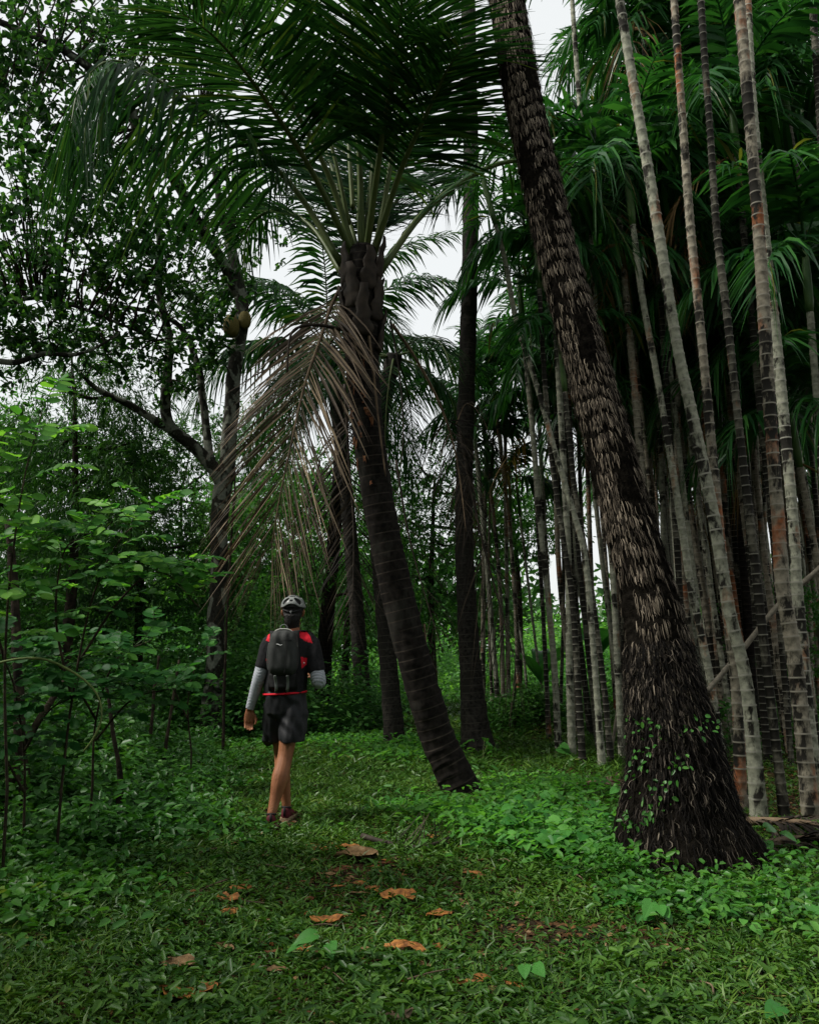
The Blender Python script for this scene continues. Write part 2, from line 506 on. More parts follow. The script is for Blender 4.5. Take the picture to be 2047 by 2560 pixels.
gx = spaced(-180, 180, 150, 4.2)
gy = spaced(-60, 260, 170, 4.2) + 7.0
X, Y = np.meshgrid(gx, gy)
V = np.stack([X, Y, height(X, Y)], -1).reshape(-1, 3)
i, j = np.meshgrid(np.arange(len(gy) - 1), np.arange(len(gx) - 1), indexing='ij')
k = len(gx)
Q = np.stack([i * k + j, i * k + j + 1, (i + 1) * k + j + 1, (i + 1) * k + j], -1).reshape(-1, 4)
tag(MB().add(V, Q).build('ground', M['soil']), kind='structure')


# ------------------------------------------------------------------ palm fronds
def frond_leaflets(mb, P, n, L, W, rng, fwd=(.55, 1.1), vee=.15, droop=.35, start=.14, seg=3, gaps=0.0, side_hint=None, jitter=.12, prof=None, tipdroop=0.0, flip=None):
    """leaflets down both sides of a midrib P (k x 3); L = longest leaflet, W = width"""
    T, _, _ = frames(P)
    Z = np.array([0, 0, 1.0])
    S = np.cross(T, Z)
    if side_hint is not None:
        h = np.asarray(side_hint, float)
        S = h[None, :] - T * (T @ h)[:, None]
    ln = np.linalg.norm(S, axis=1, keepdims=True)
    S = norm(S)
    good = np.where(ln[:, 0] > .15)[0]
    if len(good):                                   # carry the last good sideways direction through steep stretches
        for a_ in range(len(S)):
            if ln[a_, 0] <= .15:
                g_ = good[np.argmin(abs(good - a_))]
                s_ = S[g_] - T[a_] * (S[g_] @ T[a_]); S[a_] = s_ / max(np.linalg.norm(s_), 1e-6)
    for a_ in range(1, len(S)):
        if S[a_] @ S[a_ - 1] < 0:
            S[a_] = -S[a_]
    N = np.cross(S, T)
    if flip is None:
        N = np.where(N[:, 2:3] < 0, -N, N) if abs(np.mean(N[:, 2])) > .2 else N
    s = np.linspace(0, 1, len(P))
    for sgn in (-1, 1):
        t = np.linspace(start, .995, n) + rng.uniform(-.3, .3, n) / n
        t = np.clip(t, start, .999)
        if gaps:
            t = t[rng.random(n) > gaps]
        m = len(t)
        ip = lambda A: np.stack([np.interp(t, s, A[:, c]) for c in range(3)], 1)
        p, tt, ss, nn = ip(P), norm(ip(T)), norm(ip(S)), norm(ip(N))
        f = fwd[0] + (fwd[1] - fwd[0]) * t ** 1.5 + rng.normal(0, jitter, m)
        d = sgn * ss * np.cos(f)[:, None] + tt * np.sin(f)[:, None] + nn * (vee + rng.normal(0, jitter, m))[:, None]
        d = norm(d)
        pr = np.interp(t, [0, .12, .3, .6, .85, 1], [.35, .55, .95, 1, .7, .35]) if prof is None else prof(t)
        ll = L * pr * rng.uniform(.85, 1.08, m)
        ww = W * np.interp(t, [0, .3, 1], [.8, 1, .6]) * rng.uniform(.8, 1.15, m)
        u = np.linspace(0, 1, seg + 1)
        g = (droop + tipdroop * t) * rng.uniform(.6, 1.4, m)
        C = p[:, None] + d[:, None] * (ll[:, None] * u)[:, :, None]
        C = C + np.array([0, 0, -1.0]) * ((g * ll)[:, None] * u ** 2)[:, :, None]
        wp = np.interp(u, [0, .15, .5, .8, 1], [.45, .9, 1, .7, .06])
        wd_ = norm(tt * np.cos(.5) + nn * np.sin(.5) * rng.uniform(-1, 1, m)[:, None])[:, None] * (ww[:, None] * wp * .5)[:, :, None]
        Vv = np.stack([C - wd_, C + wd_], 2).reshape(-1, 3)
        b = (np.arange(m) * (seg + 1) * 2)[:, None, None]
        r = (np.arange(seg) * 2)[None, :, None]
        q = (b + r + np.array([0, 1, 3, 2])[None, None]).reshape(-1, 4)
        mb.add(Vv, q)


def frond_curve(length, el0, el1, az=0.0, daz=0.0, n=22, p=1.3):
    t = np.linspace(0, 1, n)
    el = np.radians(el0 + (el1 - el0) * t ** p)
    a = az + daz * t
    d = np.stack([np.cos(el) * np.cos(a), np.cos(el) * np.sin(a), np.sin(el)], 1)
    P = np.zeros((n, 3))
    P[1:] = np.cumsum((d[1:] + d[:-1]) / 2 * (length / (n - 1)), 0)
    return P


def add_frond(parent, pts, rng, name='frond', r0=.035, r1=.006, n=85, L=.95, W=.034, mat='palm', rmat='rachis', label=None, pix=True, flat=.65, **kw):
    """a frond in world space: the midrib is the part, its leaflets the sub-part"""
    W3 = [at(*p) for p in pts] if pix else pts
    P = crom(W3, 30)
    mb = MB()
    t = np.linspace(0, 1, 30)
    tube(mb, P, r1 + (r0 - r1) * (1 - t) ** 1.2, 7, flat=flat)
    fo = mb.build(name, M[rmat], parent)
    if label: fo["label"] = label
    if n:
        lb = MB()
        frond_leaflets(lb, P, n, L, W, rng, **kw)
        lo = lb.build('leaflets', M[mat], fo, origin=ORG[parent.name])
        lo["kind"] = "stuff"
    ORG[fo.name] = ORG[parent.name]
    return fo


def ring_disp(spacing, amp, seed=0.0, rough=.004):
    def f(a, s):
        ph = s[:, None] / spacing + .22 * np.sin(a + seed + .7 * s[:, None]) + .08 * np.sin(3 * a + seed * 2 + 2.1 * s[:, None]) + .35 * np.sin(1.9 * s[:, None] + seed) + .2 * np.sin(5.3 * s[:, None])
        fr = ph % 1.0
        saw = np.exp(-((fr - .5) / .13) ** 2) * (.25 + .75 * np.clip(np.sin(2.7 * s[:, None] + 2 * np.sin(a[None] + s[:, None])) + .4, 0, 1))
        return amp * saw + rough * .8 * np.sin(11 * a[None] - 17 * s[:, None]) * np.sin(3.1 * s[:, None] + a[None]) + rough * np.sin(5 * a[None] + 9 * s[:, None] + seed) * np.sin(23 * s[:, None] + 2 * a[None])
    return f


def trunk_path(pts, n):
    W3 = np.array([at(*p[:3]) for p in pts])
    return crom(W3, n), np.interp(np.linspace(0, 1, n), np.linspace(0, 1, len(pts)), [p[3] for p in pts])


# ------------------------------------------------------------------ thick leaning palm in the right foreground
rng = np.random.default_rng(11)
gA = ground(1712, 2150)
A = tag(empty('leaning_palm', gA), 'thick leaning palm with shaggy fibrous dark trunk and flared root base', 'palm tree')
YA = gA[1]
ptsA = [(1724, 2215, YA, .60), (1716, 2140, YA, .50), (1702, 2050, YA + .02, .405), (1689, 1900, YA + .05, .322), (1672, 1790, YA + .08, .285), (1655, 1690, YA + .1, .245), (1636, 1560, YA + .13, .20),
        (1604, 1425, YA + .17, .180), (1540, 1187, YA + .25, .165), (1478, 950, YA + .35, .158), (1413, 712, YA + .45, .152), (1357, 475, YA + .55, .150), (1306, 237, YA + .7, .150),
        (1266, 0, YA + .85, .148), (1225, -260, YA + 1.0, .145), (1190, -520, YA + 1.2, .15)]
PA, RA = trunk_path(ptsA, 420)


def bandphase(s, a):
    return s / .135 + .45 * np.sin(a + 1.0 + .9 * s) + .22 * np.sin(2 * a + 5.3 * s) + .12 * np.sin(5 * a - 3.1 * s) + .6 * np.sin(s * 1.7) + .3 * np.sin(s * 4.9)


def dispA(a, s):
    sp = .155
    ph = bandphase(s[:, None], a[None])
    fr = ph % 1.0
    up = np.clip((s[:, None] - .9) / .4, 0, 1)
    saw = np.where(fr < .8, fr / .8, (1 - fr) / .2) * .012 * up
    nz = .007 * np.sin(17 * a[None] + 6 * np.sin(13 * s[:, None])) * np.sin(41 * s[:, None] + 3 * np.sin(7 * a[None])) + .006 * np.sin(31 * a[None] + 11 * s[:, None])
    flare = np.clip(1 - s[:, None] / .75, 0, 1) ** 1.6 * (.05 * np.sin(5 * a[None] + .6) + .025 * np.sin(11 * a[None]))
    return saw + nz + flare


mb = MB()
tube(mb, PA, RA, 72, disp=dispA)
mb.build('trunk', M['A_bark'], A)
TA, NA, BA = frames(PA)
SA = np.concatenate([[0], np.cumsum(np.linalg.norm(np.diff(PA, axis=0), axis=1))])


def on_A(s, a, off):
    ip = lambda Q_: np.stack([np.interp(s, SA, Q_[:, c]) for c in range(3)], -1)
    nn_ = norm(ip(NA)); bb_ = norm(ip(BA)); tt_ = norm(ip(TA))
    out = np.cos(a)[:, None] * nn_ + np.sin(a)[:, None] * bb_
    # radius from the same displacement, evaluated point by point
    rad = np.interp(s, SA, RA)
    dd = np.array([dispA(np.array([a_]), np.array([s_]))[0, 0] for a_, s_ in zip(a, s)])
    return ip(PA) + out * (rad + dd + off)[:, None], out, tt_, np.cross(tt_, out)


def fibre_strips(n, s0, s1, wid, length, rng, thr, lift, wig):
    s = rng.uniform(s0, s1, n); a = rng.uniform(0, 2 * math.pi, n)
    band = s0 > .5
    # fibres sit in uneven bands, as the old leaf scars do
    ph = bandphase(s, a)
    fr = ph % 1.0
    patch = np.sin(2.3 * a + 3.1 * s + 1.0) * np.sin(1.9 * s - a) + .6 * np.sin(4.1 * a - 5.3 * s)
    keep = (patch > thr + rng.normal(0, .35, n))
    if band:                                       # fringe rows: fibres hang from the ridge of each old scar
        s = s + (.74 + rng.normal(0, .17, n) - fr) * .135
    s, a = s[keep], a[keep]; n = len(s)
    p0, out, tt, sd_ = on_A(s, a, .003)
    ll = rng.uniform(*length, n); ww = rng.uniform(*wid, n)
    k = 4
    u = np.linspace(0, 1, k)
    lf = rng.uniform(*lift, n); wg = rng.normal(0, wig, n)
    C = p0[:, None] - tt[:, None] * (ll[:, None] * u)[:, :, None] + out[:, None] * (lf[:, None] * (1 - (1 - u) ** 2))[:, :, None] + sd_[:, None] * (wg[:, None] * np.sin(u * 3.0))[:, :, None]
    w_ = sd_[:, None] * (ww[:, None] * np.array([.5, 1, .9, .25]) * .5)[:, :, None]
    Vv = np.stack([C - w_, C + w_], 2).reshape(-1, 3)
    b = (np.arange(n) * k * 2)[:, None, None]; r = (np.arange(k - 1) * 2)[None, :, None]
    return Vv, (b + r + np.array([0, 1, 3, 2])[None, None]).reshape(-1, 4)


mb = MB()
mb.add(*fibre_strips(26000, .95, SA[-1] - 1.2, (.003, .0085), (.04, .115), rng, -.30, (.002, .018), .008))
tag(mb.build('bark_fibres', M['fibre'], A), kind='stuff')
mb = MB()
mb.add(*fibre_strips(11000, .05, 1.6, (.003, .008), (.04, .12), rng, -.9, (.004, .05), .02))
tag(mb.build('root_fibres', M['root'], A), kind='stuff')

# ------------------------------------------------------------------ leaning coconut palm in the centre, with its crown
rng = np.random.default_rng(21)
gB = ground(1165, 1998)
YB = gB[1]
B = tag(empty('coconut_palm', gB), 'dark coconut palm leaning left over the walker with full green crown', 'palm tree')
ptsB = [(1185, 2040, YB, 0.207), (1160, 1990, YB, 0.187), (1128, 1920, YB, 0.170), (1092, 1840, YB, 0.162), (1038, 1660, YB - .05, 0.158), (985, 1450, YB - .1, 0.156), (945, 1250, YB - .15, 0.151),
        (917, 1050, YB - .2, 0.154), (905, 900, YB - .22, 0.166), (904, 780, YB - .24, 0.187), (905, 690, YB - .25, 0.183), (908, 620, YB - .25, 0.124)]
PB, RB = trunk_path(ptsB, 230)
mb = MB()
tube(mb, PB, RB, 40, disp=ring_disp(.105, .010, 1.0, .005))
mb.build('trunk', M['coco_bark'], B)
YC = YB - .25
# old leaf bases wrapped round the neck of the crown
for k in range(15):
    a = k * 2.4
    zt = k / 15
    base = at(905, 880 - 210 * zt, YC)
    out = np.array([math.cos(a), math.sin(a), 0])
    p = [base + out * .15, base + out * .185 + np.array([0, 0, .10]), base + out * .195 + np.array([0, 0, .22]), base + out * (.21 + .04 * rng.random()) + np.array([0, 0, .30 + .22 * rng.random()])]
    mb = MB()
    tube(mb, crom(p, 10), np.array([.030, .034, .034, .033, .031, .029, .026, .022, .018, .012]), 10, hint=tuple(out), flat=3.0, disp=lambda a_, s_: .006 * np.sin(9 * a_[None] + 40 * s_[:, None]))
    mb.build('leaf_base', M['rachis_black'], B)
Y0 = YC
frB = [
    ([(905, 640, 8.0), (897, 330, 7.65), (886, 130, 7.0), (874, 0, 6.4), (866, -230, 5.4)], dict(L=1.15, n=95)),
    ([(888, 640, 8.0), (822, 440, 7.8), (736, 273, 7.4), (665, 178, 7.0), (585, 0, 6.4), (530, -130, 5.9)], dict(L=1.05, n=95)),
    ([(932, 660, 7.95), (962, 500, 7.85), (985, 356, 7.75), (1010, 237, 7.5), (1045, 107, 7.1), (1085, -20, 6.6)], dict(L=1.0, n=90, droop=.6)),
    ([(852, 660, 8.0), (772, 522, 8.0), (690, 420, 7.8), (560, 310, 7.3), (420, 215, 6.9), (290, 150, 6.6), (205, 205, 6.4), (175, 320, 6.35)], dict(L=.95, n=115, droop=2.0, tipdroop=.4, vee=-.25)),
    ([(880, 640, 8.1), (830, 420, 8.7), (750, 260, 9.2), (650, 150, 9.5), (540, 110, 9.6)], dict(L=.95)),
    ([(912, 640, 8.2), (935, 380, 8.9), (965, 220, 9.5), (1010, 110, 10.0), (1070, 60, 10.3)], dict(L=1.0)),
    ([(950, 680, 8.0), (1060, 530, 8.3), (1190, 432, 8.6), (1300, 400, 8.8), (1400, 420, 8.9), (1500, 505, 8.9), (1585, 640, 8.9)], dict(L=.72, n=90, droop=.9, mat='palm')),
    ([(930, 650, 7.9), (1000, 430, 7.4), (1068, 280, 6.9), (1120, 170, 6.5), (1165, 110, 6.1)], dict(L=1.0, droop=.55)),
    ([(888, 650, 7.9), (775, 420, 7.3), (650, 230, 6.6), (545, 100, 6.0), (440, 20, 5.6)], dict(L=1.0, droop=.45)),
    ([(858, 690, 8.1), (780, 570, 8.5), (700, 525, 8.9), (635, 550, 9.1), (598, 620, 9.2)], dict(L=.75, droop=.7)),
    ([(915, 640, 7.9), (950, 380, 7.2), (980, 190, 6.6), (1000, 50, 6.1), (1010, -100, 5.6)], dict(L=1.1)),
    ([(905, 640, 8.15), (900, 420, 8.6), (880, 250, 9.1), (850, 110, 9.5), (800, 20, 9.8)], dict(L=1.0)),
    ([(900, 650, 8.2), (850, 500, 8.9), (770, 430, 9.6), (680, 440, 10.0)], dict(L=.9)),
    ([(920, 650, 8.2), (980, 520, 8.9), (1040, 450, 9.5), (1100, 470, 9.8)], dict(L=.8)),
    ([(905, 640, 8.3), (890, 470, 9.0), (860, 380, 9.8), (820, 350, 10.4)], dict(L=1.0)),
    ([(915, 640, 8.3), (935, 480, 9.0), (970, 400, 9.8), (1010, 380, 10.3)], dict(L=.9)),
]
for pts, kw in frB:
    kw = dict(dict(n=110, L=1.0), **kw)
    kw['n'] = int(kw['n'] * .92); kw['L'] *= 1.12
    kw['droop'] = kw.get('droop', .35) * .45; kw.setdefault('fwd', (.30, .95))
    add_frond(B, pts, rng, r0=.058, W=.036, start=.25 if pts[-1][2] < 8.2 else .12, **kw)
# cut petiole stubs
for pts in ([(872, 560, 8.0), (845, 430, 7.9), (812, 300, 7.8)], [(925, 540, 8.1), (930, 430, 8.1), (945, 330, 8.2)], [(882, 520, 8.05), (874, 400, 8.05), (868, 280, 8.1)]):
    add_frond(B, pts, rng, name='cut_petiole', r0=.04, r1=.028, n=0)
# dead fronds hanging from the crown
add_frond(B, [(850, 720, 7.9), (826, 770, 7.75), (800, 850, 7.6), (762, 960, 7.45), (728, 1110, 7.35), (700, 1240, 7.32), (678, 1370, 7.3)], rng, name='dead_frond', r0=.030, r1=.008, n=92, L=1.2, W=.034,
          mat='dead', rmat='rachis_dead', label='pale tan dead frond hanging beside the trunk above the walker', fwd=(.72, 1.30), vee=.10, droop=.30, tipdroop=-.28, side_hint=(1, -.25, 0), jitter=.07, start=.1, prof=lambda t: np.interp(t, [0, .3, .55, .8, 1], [.7, .9, 1, .95, .75]))
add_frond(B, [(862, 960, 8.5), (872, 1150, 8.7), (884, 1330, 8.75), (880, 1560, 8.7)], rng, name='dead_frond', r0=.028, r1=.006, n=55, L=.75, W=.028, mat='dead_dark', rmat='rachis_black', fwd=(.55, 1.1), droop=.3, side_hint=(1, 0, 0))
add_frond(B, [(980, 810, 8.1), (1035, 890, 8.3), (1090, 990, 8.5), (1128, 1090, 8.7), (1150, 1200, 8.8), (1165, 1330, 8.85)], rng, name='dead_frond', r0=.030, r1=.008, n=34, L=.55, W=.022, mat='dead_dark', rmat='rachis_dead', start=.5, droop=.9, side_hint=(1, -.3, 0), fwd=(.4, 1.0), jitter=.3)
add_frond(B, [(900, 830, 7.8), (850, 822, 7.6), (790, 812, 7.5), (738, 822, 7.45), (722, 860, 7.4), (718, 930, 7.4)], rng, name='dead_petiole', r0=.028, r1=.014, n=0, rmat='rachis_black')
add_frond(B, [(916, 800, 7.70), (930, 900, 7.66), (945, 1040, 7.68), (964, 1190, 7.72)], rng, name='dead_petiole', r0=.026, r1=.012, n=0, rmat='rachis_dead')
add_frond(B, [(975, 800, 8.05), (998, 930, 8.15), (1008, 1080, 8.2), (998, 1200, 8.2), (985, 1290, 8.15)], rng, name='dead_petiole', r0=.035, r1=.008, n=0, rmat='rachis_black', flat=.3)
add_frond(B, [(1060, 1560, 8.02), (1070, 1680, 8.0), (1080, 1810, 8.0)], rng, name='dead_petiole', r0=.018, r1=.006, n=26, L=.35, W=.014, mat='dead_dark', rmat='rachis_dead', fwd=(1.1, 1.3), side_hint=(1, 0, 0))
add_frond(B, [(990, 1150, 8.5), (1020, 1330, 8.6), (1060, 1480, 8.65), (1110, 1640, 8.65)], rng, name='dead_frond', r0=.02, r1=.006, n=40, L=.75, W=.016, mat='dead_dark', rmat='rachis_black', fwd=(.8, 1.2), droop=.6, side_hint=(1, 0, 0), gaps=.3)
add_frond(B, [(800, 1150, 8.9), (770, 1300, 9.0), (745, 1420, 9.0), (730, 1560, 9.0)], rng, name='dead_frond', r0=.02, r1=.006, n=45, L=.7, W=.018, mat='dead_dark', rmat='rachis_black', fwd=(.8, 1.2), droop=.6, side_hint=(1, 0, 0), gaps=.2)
# peeling rusty sheath scraps on the upper trunk
M['sheath'] = noise_mat('rusty_sheath', [(.3, (.03, .014, .008)), (.55, (.12, .05, .022)), (.8, (.20, .12, .06))], 18, .8, .2, .4, 60)
mb = MB()
TB, NB, BB = frames(PB)
for k in range(30):
    f = min(max(rng.choice([.62, .66, .70, .72]) + rng.normal(0, .035), .2), .80)
    i_ = int(f * 229)
    a = rng.uniform(math.pi * .62, math.pi * 1.1)
    w_, h_ = rng.uniform(.006, .022), rng.uniform(.02, .10)
    g = []
    for uu in np.linspace(0, 1, 4):
        for vv in np.linspace(-1, 1, 3):
            aa = a + (vv + rng.normal(0, .35)) * w_ / RB[i_]
            c = PB[i_] + TB[i_] * (uu - .5 + rng.normal(0, .12)) * h_
            r_ = RB[i_] + .012 + .010 * (1 - uu) ** 2 + rng.uniform(0, .004)
            g.append(c + r_ * (math.cos(aa) * NB[i_] + math.sin(aa) * BB[i_]))
    mb.add(np.array(g), [[r * 3 + c, r * 3 + c + 1, r * 3 + c + 4, r * 3 + c + 3] for r in range(3) for c in range(2)])
tag(mb.build('peeling_sheath', M['sheath'], B), kind='stuff')


# ------------------------------------------------------------------ straight coconut palm beside it, and the palms behind
def coco(name, label, pts, n=120, seg=24, mat='coco_bark_far', ring=.10, amp=.008):
    g = ground(pts[0][0], pts[0][1])
    o = tag(empty(name, (g[0], g[1], height(g[0], g[1]))), label, 'palm tree')
    pp = [(a, b, g[1] + dy, r) for a, b, dy, r in pts]
    P, R = trunk_path(pp, n)
    P[0, 2] -= .12
    mb = MB()
    tube(mb, P, R, seg, disp=ring_disp(ring, amp, len(label), .008))
    mb.build('trunk', M[mat], o)
    return o, P, g[1]


rng = np.random.default_rng(31)
C_, PC, YCc = coco('coconut_palm', 'straight dark lichen-spotted palm standing just behind the leaning coconut palm', [(1196, 1885, 0, .27), (1188, 1820, 0, .20), (1178, 1700, 0, .155), (1166, 1500, 0, .135), (1160, 1300, 0, .125), (1165, 1000, 0, .118), (1174, 700, 0, .122), (1177, 400, .1, .118), (1172, 100, .2, .115), (1165, -250, .3, .115)], 150)
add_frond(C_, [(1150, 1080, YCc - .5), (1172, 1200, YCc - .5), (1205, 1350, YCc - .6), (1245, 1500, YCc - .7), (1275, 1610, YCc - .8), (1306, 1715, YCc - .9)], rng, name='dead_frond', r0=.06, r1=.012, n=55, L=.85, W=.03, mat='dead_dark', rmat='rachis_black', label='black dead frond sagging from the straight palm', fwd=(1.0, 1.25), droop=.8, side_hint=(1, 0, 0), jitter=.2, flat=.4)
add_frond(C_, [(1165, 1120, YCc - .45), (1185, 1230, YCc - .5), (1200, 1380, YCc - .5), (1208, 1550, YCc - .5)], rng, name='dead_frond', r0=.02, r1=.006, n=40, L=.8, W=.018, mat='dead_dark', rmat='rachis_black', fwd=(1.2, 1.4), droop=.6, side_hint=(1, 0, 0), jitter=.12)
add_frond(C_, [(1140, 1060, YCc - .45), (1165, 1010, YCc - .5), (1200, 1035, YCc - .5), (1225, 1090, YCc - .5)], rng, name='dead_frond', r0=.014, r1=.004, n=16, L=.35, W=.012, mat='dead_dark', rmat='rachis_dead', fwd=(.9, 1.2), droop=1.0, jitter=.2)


def coco_crown(o, c, rng, n, length, L, W=.045, mat='palm', els=(75, -15), base_az=0.0, dens=60):
    for k in range(n):
        f = k / max(n - 1, 1)
        el = els[0] + (els[1] - els[0]) * f
        az = base_az + k * 2.39996
        cur = frond_curve(length * rng.uniform(.85, 1.1), el, el - rng.uniform(60, 95), az, rng.uniform(-.3, .3)) + c
        add_frond(o, list(cur[[0, 4, 8, 12, 16, 21]]), rng, r0=.03, n=dens, L=L, W=W, pix=False, mat=mat, droop=.6 + .4 * f, flat=.7)


F_, PF, YF = coco('coconut_palm', 'coconut palm with nuts and arching fronds behind the dead tan frond', [(912, 1812, 0, .19), (900, 1650, 0, .155), (885, 1450, 0, .145), (862, 1200, 0, .14), (838, 1000, 0, .135), (818, 870, 0, .16)], 80, 16)
coco_crown(F_, PF[-1], rng, 18, 4.1, .9, .065, dens=70, els=(75, -25))
M['nut'] = noise_mat('coconut', [(.3, (.05, .075, .02)), (.7, (.16, .12, .04))], 12, .5, .4)
for k in range(9):
    a = k * 2.4
    c = PF[-1] + np.array([.33 * math.cos(a), .33 * math.sin(a), -.12 - .10 * (k % 3)])
    th = np.linspace(0, math.pi, 8)
    mb = MB(); tube(mb, c[None] + np.stack([0 * th, 0 * th, -.13 * np.cos(th)], 1), np.maximum(.10 * np.sin(th), .004), 10, hint=(1, 0, 0))
    mb.build('coconut', M['nut'], F_)
G_, PG, YG = coco('coconut_palm', 'slim ring-scarred palm between the leaning palm and the walker', [(988, 1872, 0, .165), (978, 1750, 0, .14), (962, 1560, 0, .125), (945, 1350, 0, .12), (940, 1150, .1, .115), (965, 980, .2, .115), (985, 890, .25, .13)], 90, 16)
coco_crown(G_, PG[-1], rng, 8, 2.4, .6, .04, dens=50, els=(25, -40), base_az=.4)
H_, PH, YH = coco('coconut_palm', 'dark thick palm trunk partly hidden behind the walker', [(806, 1792, 0, .21), (808, 1700, 0, .18), (816, 1560, 0, .165), (832, 1380, 0, .155), (850, 1150, 0, .15), (860, 950, 0, .15)], 70, 16, 'coco_bark')
coco_crown(H_, PH[-1], rng, 8, 3.2, .75, .05, dens=45, els=(30, -40), base_az=1.7)

# ------------------------------------------------------------------ areca palms: shared fronds
rng = np.random.default_rng(41)


def areca_frond_mesh(name, length, el0, el1, mat, n=25, L=.66, W=.095, droop=.5, gaps=.0):
    P = frond_curve(length, el0, el1)
    mb = MB()
    t = np.linspace(0, 1, len(P))
    tube(mb, P, .004 + .016 * (1 - t), 5)
    frond_leaflets(mb, P, n, L, W, rng, fwd=(.45, 1.0), vee=.25, droop=droop, start=.2, seg=3, gaps=gaps, jitter=.14,
                   prof=lambda t: np.interp(t, [0, .2, .45, .8, 1], [.6, .85, 1, .8, .6]))
    return mb.mesh(name, M[mat])


FR_UP = [areca_frond_mesh('areca_frond', 1.9, 78, -5, 'areca', droop=.35), areca_frond_mesh('areca_frond', 2.0, 66, -20, 'areca', droop=.45)]
FR_MID = [areca_frond_mesh('areca_frond', 2.0, 52, -45, 'areca', droop=.6), areca_frond_mesh('areca_frond', 1.9, 42, -55, 'areca', droop=.7), areca_frond_mesh('areca_frond', 2.1, 34, -60, 'areca', droop=.8)]
FR_LOW = [areca_frond_mesh('areca_frond', 1.9, 12, -72, 'areca', droop=1.0), areca_frond_mesh('areca_frond', 1.8, -5, -82, 'areca', droop=1.1, gaps=.1)]
FR_DRY = [areca_frond_mesh('areca_frond', 1.7, -30, -88, 'areca_dry', n=18, W=.06, droop=1.0, gaps=.2), areca_frond_mesh('areca_frond', 1.6, -55, -89, 'areca_dry', n=18, W=.05, droop=1.2, gaps=.2)]
M['shaft'] = noise_mat('crownshaft', [(.3, (.03, .075, .022)), (.7, (.07, .12, .035))], 5, .45, .35)
M['nuts'] = leaf_mat('areca_nuts', [(0, (.10, .05, .015)), (.6, (.30, .11, .02)), (1, (.10, .16, .03))], 0, .5, .4)


def nuts_mesh():
    mb = MB()
    r_ = np.random.default_rng(5)
    for k in range(12):
        a = r_.uniform(0, 6.28); l = r_.uniform(.3, .55)
        P = crom([(0, 0, 0), (.12 * math.cos(a), .12 * math.sin(a), -.05), (.2 * math.cos(a), .2 * math.sin(a), -l)], 6)
        tube(mb, P, .004, 4)
        for u in range(6):
            c = P[-1] * (0.5 + u * .1) + r_.normal(0, .015, 3)
            s = .017
            o6 = c + np.array([[s, 0, 0], [-s, 0, 0], [0, s, 0], [0, -s, 0], [0, 0, 1.5 * s], [0, 0, -1.5 * s]])
            mb.add(o6, None, [[0, 2, 4], [2, 1, 4], [1, 3, 4], [3, 0, 4], [2, 0, 5], [1, 2, 5], [3, 1, 5], [0, 3, 5]])
    return mb.mesh('nut_cluster', M['nuts'])


NUTS = nuts_mesh()


def areca(label, P, R, rng, mat='ar_pale', crown=True, seg=14, ring=True, nfr=8, group='areca palms of the grove', name='areca_palm', dry=None, scale=1.0, nuts=False):
    """P: trunk centre line from the ground up (world)"""
    base = P[0].copy()
    o = tag(empty(name, base), label, 'palm tree', group)
    mb = MB()
    sp = {'ar_pale': .13, 'ar_dark': .09, 'coco_bark': .095}.get(mat, .115)
    S = np.concatenate([[0], np.cumsum(np.linalg.norm(np.diff(P, axis=0), axis=1))])
    if ring:
        nr = int(S[-1] / sp)
        s = np.concatenate([[0], (np.arange(nr)[:, None] * sp + np.array([.38, .5, .62]) * sp).ravel(), [S[-1]]])
        Q = np.stack([np.interp(s, S, P[:, c]) for c in range(3)], 1)
        r = np.interp(s, S, R)
        r[2:-1:3] += .0055
        r = r * (1 + .04 * np.sin(s * 2.1 + base[0] * 9))
        tube(mb, Q, r, seg)
    else:
        tube(mb, P, R, seg, cap=False)
    mb.build('trunk', M[mat], o)
    if crown:
        top = P[-1]; tdir = norm(P[-1] - P[-2])
        mb = MB()
        tube(mb, np.array([top - tdir * .02, top + tdir * .15, top + tdir * .5, top + tdir * .8, top + tdir * .95]), np.array([1.0, 1.35, 1.25, .9, .5]) * R[-1], 10)
        mb.build('crownshaft', M['shaft'], o)
        c = top + tdir * .85 - base
        nd_ = (rng.integers(0, 2) if dry is None else dry)
        for k in range(nfr):
            f = k / max(nfr - 1, 1)
            me = (FR_UP if f < .25 else FR_MID if f < .7 else FR_LOW)[rng.integers(0, 2)]
            fo = bpy.data.objects.new('frond', me)
            COL.objects.link(fo); fo.parent = o
            fo.location = c - tdir * .12 * f
            sc_ = scale * rng.uniform(.85, 1.12)
            fo.scale = (sc_, sc_, sc_)
            fo.rotation_euler = (rng.uniform(-.12, .12), rng.uniform(-.15, .15), k * 2.39996 + base[0] * 3 + rng.uniform(-.3, .3))
        for k in range(nd_):
            fo = bpy.data.objects.new('dry_frond', FR_DRY[rng.integers(0, 2)])
            COL.objects.link(fo); fo.parent = o
            fo.location = c - tdir * .8
            fo.scale = (scale,) * 3
            fo.rotation_euler = (0, rng.uniform(-.1, .1), rng.uniform(0, 6.28))
        if nuts:
            fo = bpy.data.objects.new('nut_cluster', NUTS)
            COL.objects.link(fo); fo.parent = o
            fo.location = c - tdir * .9 + np.array([-.06, -.08, 0])
    return o


